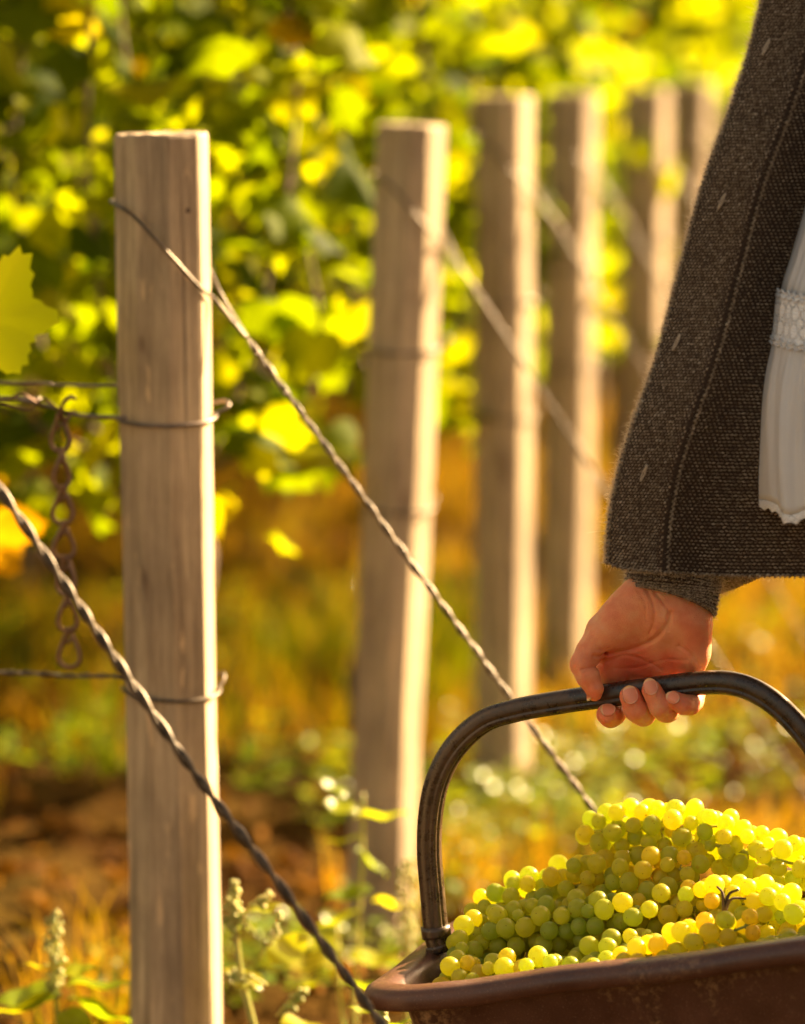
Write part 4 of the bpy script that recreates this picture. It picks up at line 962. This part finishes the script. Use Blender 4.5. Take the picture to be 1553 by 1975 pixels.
us = np.concatenate([np.linspace(0, .01, 5)[:-1], np.linspace(.01, .30, 70)]); vsn = np.linspace(0, VL, 140)
card = sheet(panel, us, vsn, .0045, 'cardigan', M_kbase, person)
# the rest of the cardigan: round the far side, the back and the near side
def card_ring(z):
    k = float(sstep(z, .56, 1.1)); s = panel(np.array([.30]), np.array([max(0., (z-.59))]))[0]; s = np.array([s[0], s[1]])
    pts = [s, [.60-.04*k, 2.76-.02*k], [.72-.05*k, 2.72], [.76-.08*k, 2.55], [.71-.05*k, 2.40], [.60-.03*k, 2.32+.02*k], [.47-.02*k, 2.32+.03*k], [.42+.02*k, 2.35+.02*k]]
    P = spline(np.array([[p[0], p[1], z] for p in pts]), 46); P[:, 0] += .006*np.sin(np.arange(46)*.9+z*9); return P
rings = [card_ring(z) for z in np.linspace(.585, 1.13, 16)]; V = np.array(rings).reshape(-1, 3); F = [[i*46+j, i*46+j+1, (i+1)*46+j+1, (i+1)*46+j] for i in range(15) for j in range(45)]
me = mesh_np('cardigan_body', V, F); o = obj('cardigan_body', me, M_kbase); keep_world(o, person); md = o.modifiers.new('s', 'SOLIDIFY'); md.thickness = .005
def col_main(I, J, r): return np.clip(r.normal(.60, .15, len(I)) + .16*(r.uniform(0, 1, len(I)) > .9), 0, 1)
parts = []
V, F, A = stitches(panel, .042, VL, .0025, .0023, (.0015, .00085, .0012), lambda I, J, r: np.where(J % 2, .5, .75)+r.normal(0, .12, len(I)), col_main, 1); parts.append((V, F, A))
V, F, A = stitches(lambda u, v: panel(u+.0445, v), .22, VL, .0034, .0026, (.0018, .00085, .0013), lambda I, J, r: np.where(J % 2, .18, -.18)+r.normal(0, .1, len(I)), lambda I, J, r: col_main(I, J, r)*.9, 2); parts.append((V, F, A))
# raised seam where the placket is sewn on, and the binding along edge and hem
def line_st(P0f, L, step, size, a0, seed): return stitches(P0f, step*1.01, L, step, step*.85, size, lambda I, J, r: np.where(J % 2, a0, a0-.5)+r.normal(0, .1, len(I)), col_main, seed, lift=.0008)
parts.append(line_st(lambda u, v: panel(u+.0425, v), VL, .0022, (.0020, .0011, .0016), 1.0, 3)); parts.append(line_st(lambda u, v: panel(u-.0006, v), VL, .0022, (.0018, .0011, .0016), .9, 4))
parts.append(line_st(lambda u, v: panel(v, u-.0008), .27, .0022, (.0018, .0011, .0016), 1.2, 5))
def join_parts(parts, name, mat, parent, kind='stuff'):
    nn = 0; VV, FF, AA = [], [], []
    for V, F, A in parts: VV.append(V); FF.append(F+nn); AA.append(A); nn += len(V)
    me = mesh_fast(name, np.concatenate(VV), np.concatenate(FF)); attr_col(me, 'rnd', np.concatenate(AA)); o = obj(name, me, mat); o['kind'] = kind; o.parent = parent
    return o
join_parts(parts, 'knit_stitches', M_yarn, card)
# buttonholes: pale slits on the placket
for (bx, by) in ((1240, 912), (1305, 660), (1391, 388), (1479, 90)):
    v0 = (PY1-by)*2.57/FPX/.985; u0 = (bx-float(edge_px(by)))*2.57/FPX/.985; S = Soup2()
    for sgn in (-1, 1):
        tt = np.linspace(0, 1, 12); uu = u0 + .0022*(tt-.5) + sgn*.0009*np.sin(PI*tt); vv_ = v0+(tt-.5)*.012; P = panel(uu, vv_); P[:, 1] -= .0022; S.tube(P, .0007, 5, a=.95)
    me = S.mesh('buttonhole', attr='rnd'); o = obj('buttonhole', me, M_yarn); o.parent = card

# sleeve and cuff
CA = [H(745, 350, 15), H(862, 60, 36), np.array([.305, 2.672, .66]), elb, np.array([.465, 2.615, .97]), SHR+[0, 0, .02]]
CS = spline(CA, 60); crad = np.interp(np.arange(60), [0, 8, 16, 30, 59], [.0365, .0385, .044, .052, .062])
Tc, Nc, Bc = frames(CS); Ls = np.concatenate([[0], np.cumsum(np.linalg.norm(np.diff(CS, axis=0), axis=1))])
def sleeve(u, v, dr=0.0):
    u = np.asarray(u, float); v = np.asarray(v, float); a = u/.037; s = v
    C = np.stack([np.interp(s, Ls, CS[:, q]) for q in range(3)], -1); N = np.stack([np.interp(s, Ls, Nc[:, q]) for q in range(3)], -1); B = np.stack([np.interp(s, Ls, Bc[:, q]) for q in range(3)], -1)
    rr_ = np.interp(s, Ls, crad) + dr + .0012*np.sin(a*3+s*60); return C + rr_[..., None]*(np.cos(a)[..., None]*N+np.sin(a)[..., None]*B*.86)
na = 48; vs2 = np.concatenate([[0.0], np.linspace(.0005, Ls[-1], 60)]); rg_ = []
for v_ in vs2: rg_.append(sleeve(np.arange(na)*2*PI/na*.037, np.full(na, v_)))
inn = [sleeve(np.arange(na)*2*PI/na*.037, np.full(na, v_), -.005) for v_ in (.0, .02, .05)]
V, F = loft(inn[::-1]+rg_); slv = keep_world(obj('sleeve', mesh_np('sleeve', V, F), M_kbase), person)
V1 = stitches(lambda u, v: sleeve(u, v), 2*PI*.037, .10, .0026, .0020, (.0016, .00085, .0012), lambda I, J, r: np.where(J % 2, .45, .1)+r.normal(0, .15, len(I)), col_main, 8)
V2 = stitches(lambda u, v: sleeve(u, v-.0004, .0005), 2*PI*.037, .0022, .0026, .0020, (.0018, .0012, .0015), lambda I, J, r: r.normal(.7, .2, len(I)), col_main, 9)
join_parts([V1, V2], 'knit_stitches', M_yarn, slv)
P_ = []
S = Soup2(); S.tube(spline([[.56, 2.47, 1.09], [.60, 2.30, .82], [.51, 2.24, .60]], 24), np.linspace(.062, .042, 24), 20); keep_world(obj('sleeve', S.mesh('sleeve'), M_kbase), person)
# fuzz hairs
def hairs(P, out, n, L, seed, wd=.00009):
    r = np.random.default_rng(seed); i = r.integers(0, len(P), n); b = P[i]+r.normal(0, .0008, (n, 3)); d = out[i]+r.normal(0, .65, (n, 3)); d /= np.linalg.norm(d, axis=1)[:, None]; Lh = L*r.gamma(2, .4, n)[:, None]; c = b+d*Lh*.55; d2 = d+r.normal(0, .6, (n, 3)); tp = c+d2*Lh*.45
    w = np.cross(d, [0, 1.0, .0]); w /= np.linalg.norm(w, axis=1)[:, None]+1e-9; w *= wd; V = np.stack([b-w, b+w, c-w*.8, c+w*.8, tp], 1).reshape(-1, 3); i0 = np.arange(n)[:, None]*5; return V, np.concatenate([i0+[0, 1, 3], i0+[0, 3, 2], i0+[2, 3, 4]]), np.zeros(n*5)
vv_ = np.linspace(0, VL, 900); Pe = panel(np.zeros(900), vv_); Pe2 = panel(np.linspace(0, .27, 500), np.zeros(500)-.0005)
h1 = hairs(Pe, np.tile([-1, .25, .15], (900, 1)), 15000, .0030, 1, .00013); h2 = hairs(Pe2, np.tile([.1, .1, -1], (500, 1)), 1500, .0018, 2)
aa = np.linspace(0, 2*PI, 200)*.037; GU, GV = np.meshgrid(aa, np.linspace(0, .07, 40)); Ps = sleeve(GU.ravel(), GV.ravel()); Cc = np.stack([np.interp(GV.ravel(), Ls, CS[:, q]) for q in range(3)], -1); ou = Ps-Cc; ou /= np.linalg.norm(ou, axis=1)[:, None]
h3 = hairs(Ps, ou, 9000, .0024, 3, .00012); Pr = sleeve(aa, np.zeros(200)); h4 = hairs(Pr, np.tile([.2, 0, -1], (200, 1)), 700, .0018, 4)
GU, GV = np.meshgrid(np.linspace(0, .26, 200), np.linspace(0, VL, 300)); Pf = panel(GU.ravel(), GV.ravel()); h5 = hairs(Pf, np.tile([-.3, -1, .1], (len(Pf), 1)), 9000, .0015, 6)
join_parts([h1, h2, h5], 'fuzz', M_fuzz, card); join_parts([h3, h4], 'fuzz', M_fuzz, slv)

# ---- blouse
t = NT('white_linen'); v = t.coord('Object'); n = t.noise(v, 25, 3, .6); v2 = t.coord('Object', (1, 1, .25)); n2 = t.noise(v2, 1400, 2, .5); v3 = t.coord('Object', (.2, .2, 1)); n3 = t.noise(v3, 1400, 2, .5)
c = t.ramp(n, [(.3, (.80, .80, .82)), (.7, (.86, .86, .88))]); hh = t.math('ADD', n2, n3); p = t.bsdf(c, .8, t.bump(hh, .35, .0005)); tr = t.n('ShaderNodeBsdfTranslucent'); tr.inputs[0].default_value = (.75, .7, .66, 1)
mx = t.n('ShaderNodeMixShader'); mx.inputs[0].default_value = .3; t.l(p, mx.inputs[1]); t.l(tr.outputs[0], mx.inputs[2]); M_linen = t.done(mx.outputs[0])
def lace_mat(name, k):
    t = NT(name); uv = t.n('ShaderNodeUVMap'); sx = t.n('ShaderNodeSeparateXYZ'); t.l(uv.outputs[0], sx.inputs[0])
    fu = t.math('MULTIPLY', t.math('ABSOLUTE', t.math('SUBTRACT', t.math('FRACT', t.math('DIVIDE', sx.outputs[0], k)), .5)), 2.0)
    fv = t.math('MULTIPLY', t.math('ABSOLUTE', t.math('SUBTRACT', t.math('FRACT', t.math('DIVIDE', sx.outputs[1], k)), .5)), 2.0)
    ring = t.math('LESS_THAN', t.math('ABSOLUTE', t.math('SUBTRACT', t.math('ADD', fu, fv), 1.0)), .17)
    dash = t.math('GREATER_THAN', t.math('SINE', t.math('MULTIPLY', t.math('SUBTRACT', fu, fv), 14.0)), -.1); hole = t.math('MULTIPLY', ring, dash)
    q = t.math('SINE', t.math('MULTIPLY', sx.outputs[1], 2600.0)); q = t.math('SUBTRACT', q, t.math('MULTIPLY', hole, 2.0))
    p = t.bsdf((.86, .86, .88), .85, t.bump(q, .4, .0006)); tb = t.n('ShaderNodeBsdfTransparent'); mx = t.n('ShaderNodeMixShader'); t.l(hole, mx.inputs[0]); t.l(p, mx.inputs[1]); t.l(tb.outputs[0], mx.inputs[2]); return t.done(mx.outputs[0])
M_lace = lace_mat('lace', .0128); M_lace2 = lace_mat('hem_lace', .0062)
by = np.array([-300, 100, 385, 520, 568, 672, 700, 770, 870, 940, 1000]); bxl = np.array([1715, 1628, 1572, 1532, 1514, 1503, 1494, 1484, 1480, 1482, 1487])
def bl_ring(y, dr=0.0, n=420, flare=0.0, hem=1.0):
    ex = sum(np.interp(y+dy, by, bxl) for dy in (-25, 0, 25))/3; L = W(ex+6, y, 2.49); z0 = L[2]; cx = .54; rx = cx-L[0]+dr; ry = .125+dr
    a = np.arange(n)*2*PI/n; ca, sa = np.cos(a), np.sin(a); low = float(sstep(y, 668, 1000))
    fold = .0027*flare*(np.sin(a*15+.7+low*.5)+.7*np.sin(a*31+2-low*.8)*(1-.5*low)+.6*np.sin(a*8+low))+ .0012*np.sin(a*67)*(1-low)
    x = cx-np.sign(ca)*np.abs(ca)**.42*(rx+fold*.5); yy = 2.565-np.sign(sa)*np.abs(sa)**.62*(ry+fold*1.5)
    lift = .022*low*sstep(x, L[0]+.01, L[0]+.05)*(sa > 0)
    return np.stack([x, yy, z0 + (.003*np.sin(a*9))*flare*.6 + lift*hem], -1)
def tube_mesh(rings, name, mat, thick=.0008, uv=False):
    V, F = loft(rings); n = len(rings[0]); me = mesh_np(name, V, F)
    if uv:
        l = me.uv_layers.new(name='UVMap'); P = np.array(rings)
        cu = np.concatenate([[0], np.cumsum(np.linalg.norm(np.diff(P[0], axis=0), axis=1))]); cv = np.cumsum([0]+[np.linalg.norm(P[i+1, 0]-P[i, 0]) for i in range(len(rings)-1)])
        for pl in me.polygons:
            for li in pl.loop_indices:
                vi = me.loops[li].vertex_index; jj = vi % n; ii = vi//n; uu = cu[jj]
                if jj == 0 and max(me.loops[q].vertex_index % n for q in pl.loop_indices) == n-1: uu = cu[-1]+(cu[-1]-cu[-2])
                l.data[li].uv = (uu, cv[ii])
    o = obj(name, me, mat); keep_world(o, person); md = o.modifiers.new('s', 'SOLIDIFY'); md.thickness = thick; return o
yU = np.linspace(-300, 575, 30); blouse = tube_mesh([bl_ring(y, 0, flare=.35) for y in yU], 'blouse', M_linen)
yL = np.linspace(665, 985, 22); tube_mesh([bl_ring(y, .001, flare=min(1.6, .3+(y-665)/120)) for y in yL], 'blouse_frill', M_linen)
tube_mesh([bl_ring(y, .0025, flare=.3) for y in np.linspace(570, 670, 12)], 'lace_band', M_lace, uv=True)
tube_mesh([bl_ring(y, -.007, flare=.3) for y in np.linspace(572, 668, 6)], 'lace_lining', M_linen)
for y in (569, 579, 662, 671):
    Rg = bl_ring(y, .0035, flare=.3); S = Soup2(); P = np.vstack([Rg, Rg[:2]]); s_ = P.copy(); s_[:, 2] += .0010*np.sin(np.arange(len(P))*1.1); S.tube(s_, .0010, 5, cap=False); keep_world(obj('trim_cord', S.mesh('trim_cord'), M_linen), person)
hr = [bl_ring(y, .001, flare=1.6) for y in np.linspace(985, 1006, 5)]
for i, q in enumerate(hr): 
    if i > 2: q[:, 2] += .0011*np.abs(np.sin(np.arange(420)*.45))*(i-2)
tube_mesh(hr, 'hem_lace', M_lace2, uv=True)
hr = [bl_ring(y, -.007, flare=1.0, hem=.15) for y in np.linspace(900, 975, 8)]; tube_mesh(hr, 'underskirt', M_linen)
hr = [bl_ring(y, -.006, flare=1.0, hem=.15) for y in np.linspace(975, 994, 5)]; hr[-1][:, 2] += .003*np.abs(np.sin(np.arange(420)*.5)); tube_mesh(hr, 'underskirt_lace', M_lace2, uv=True)
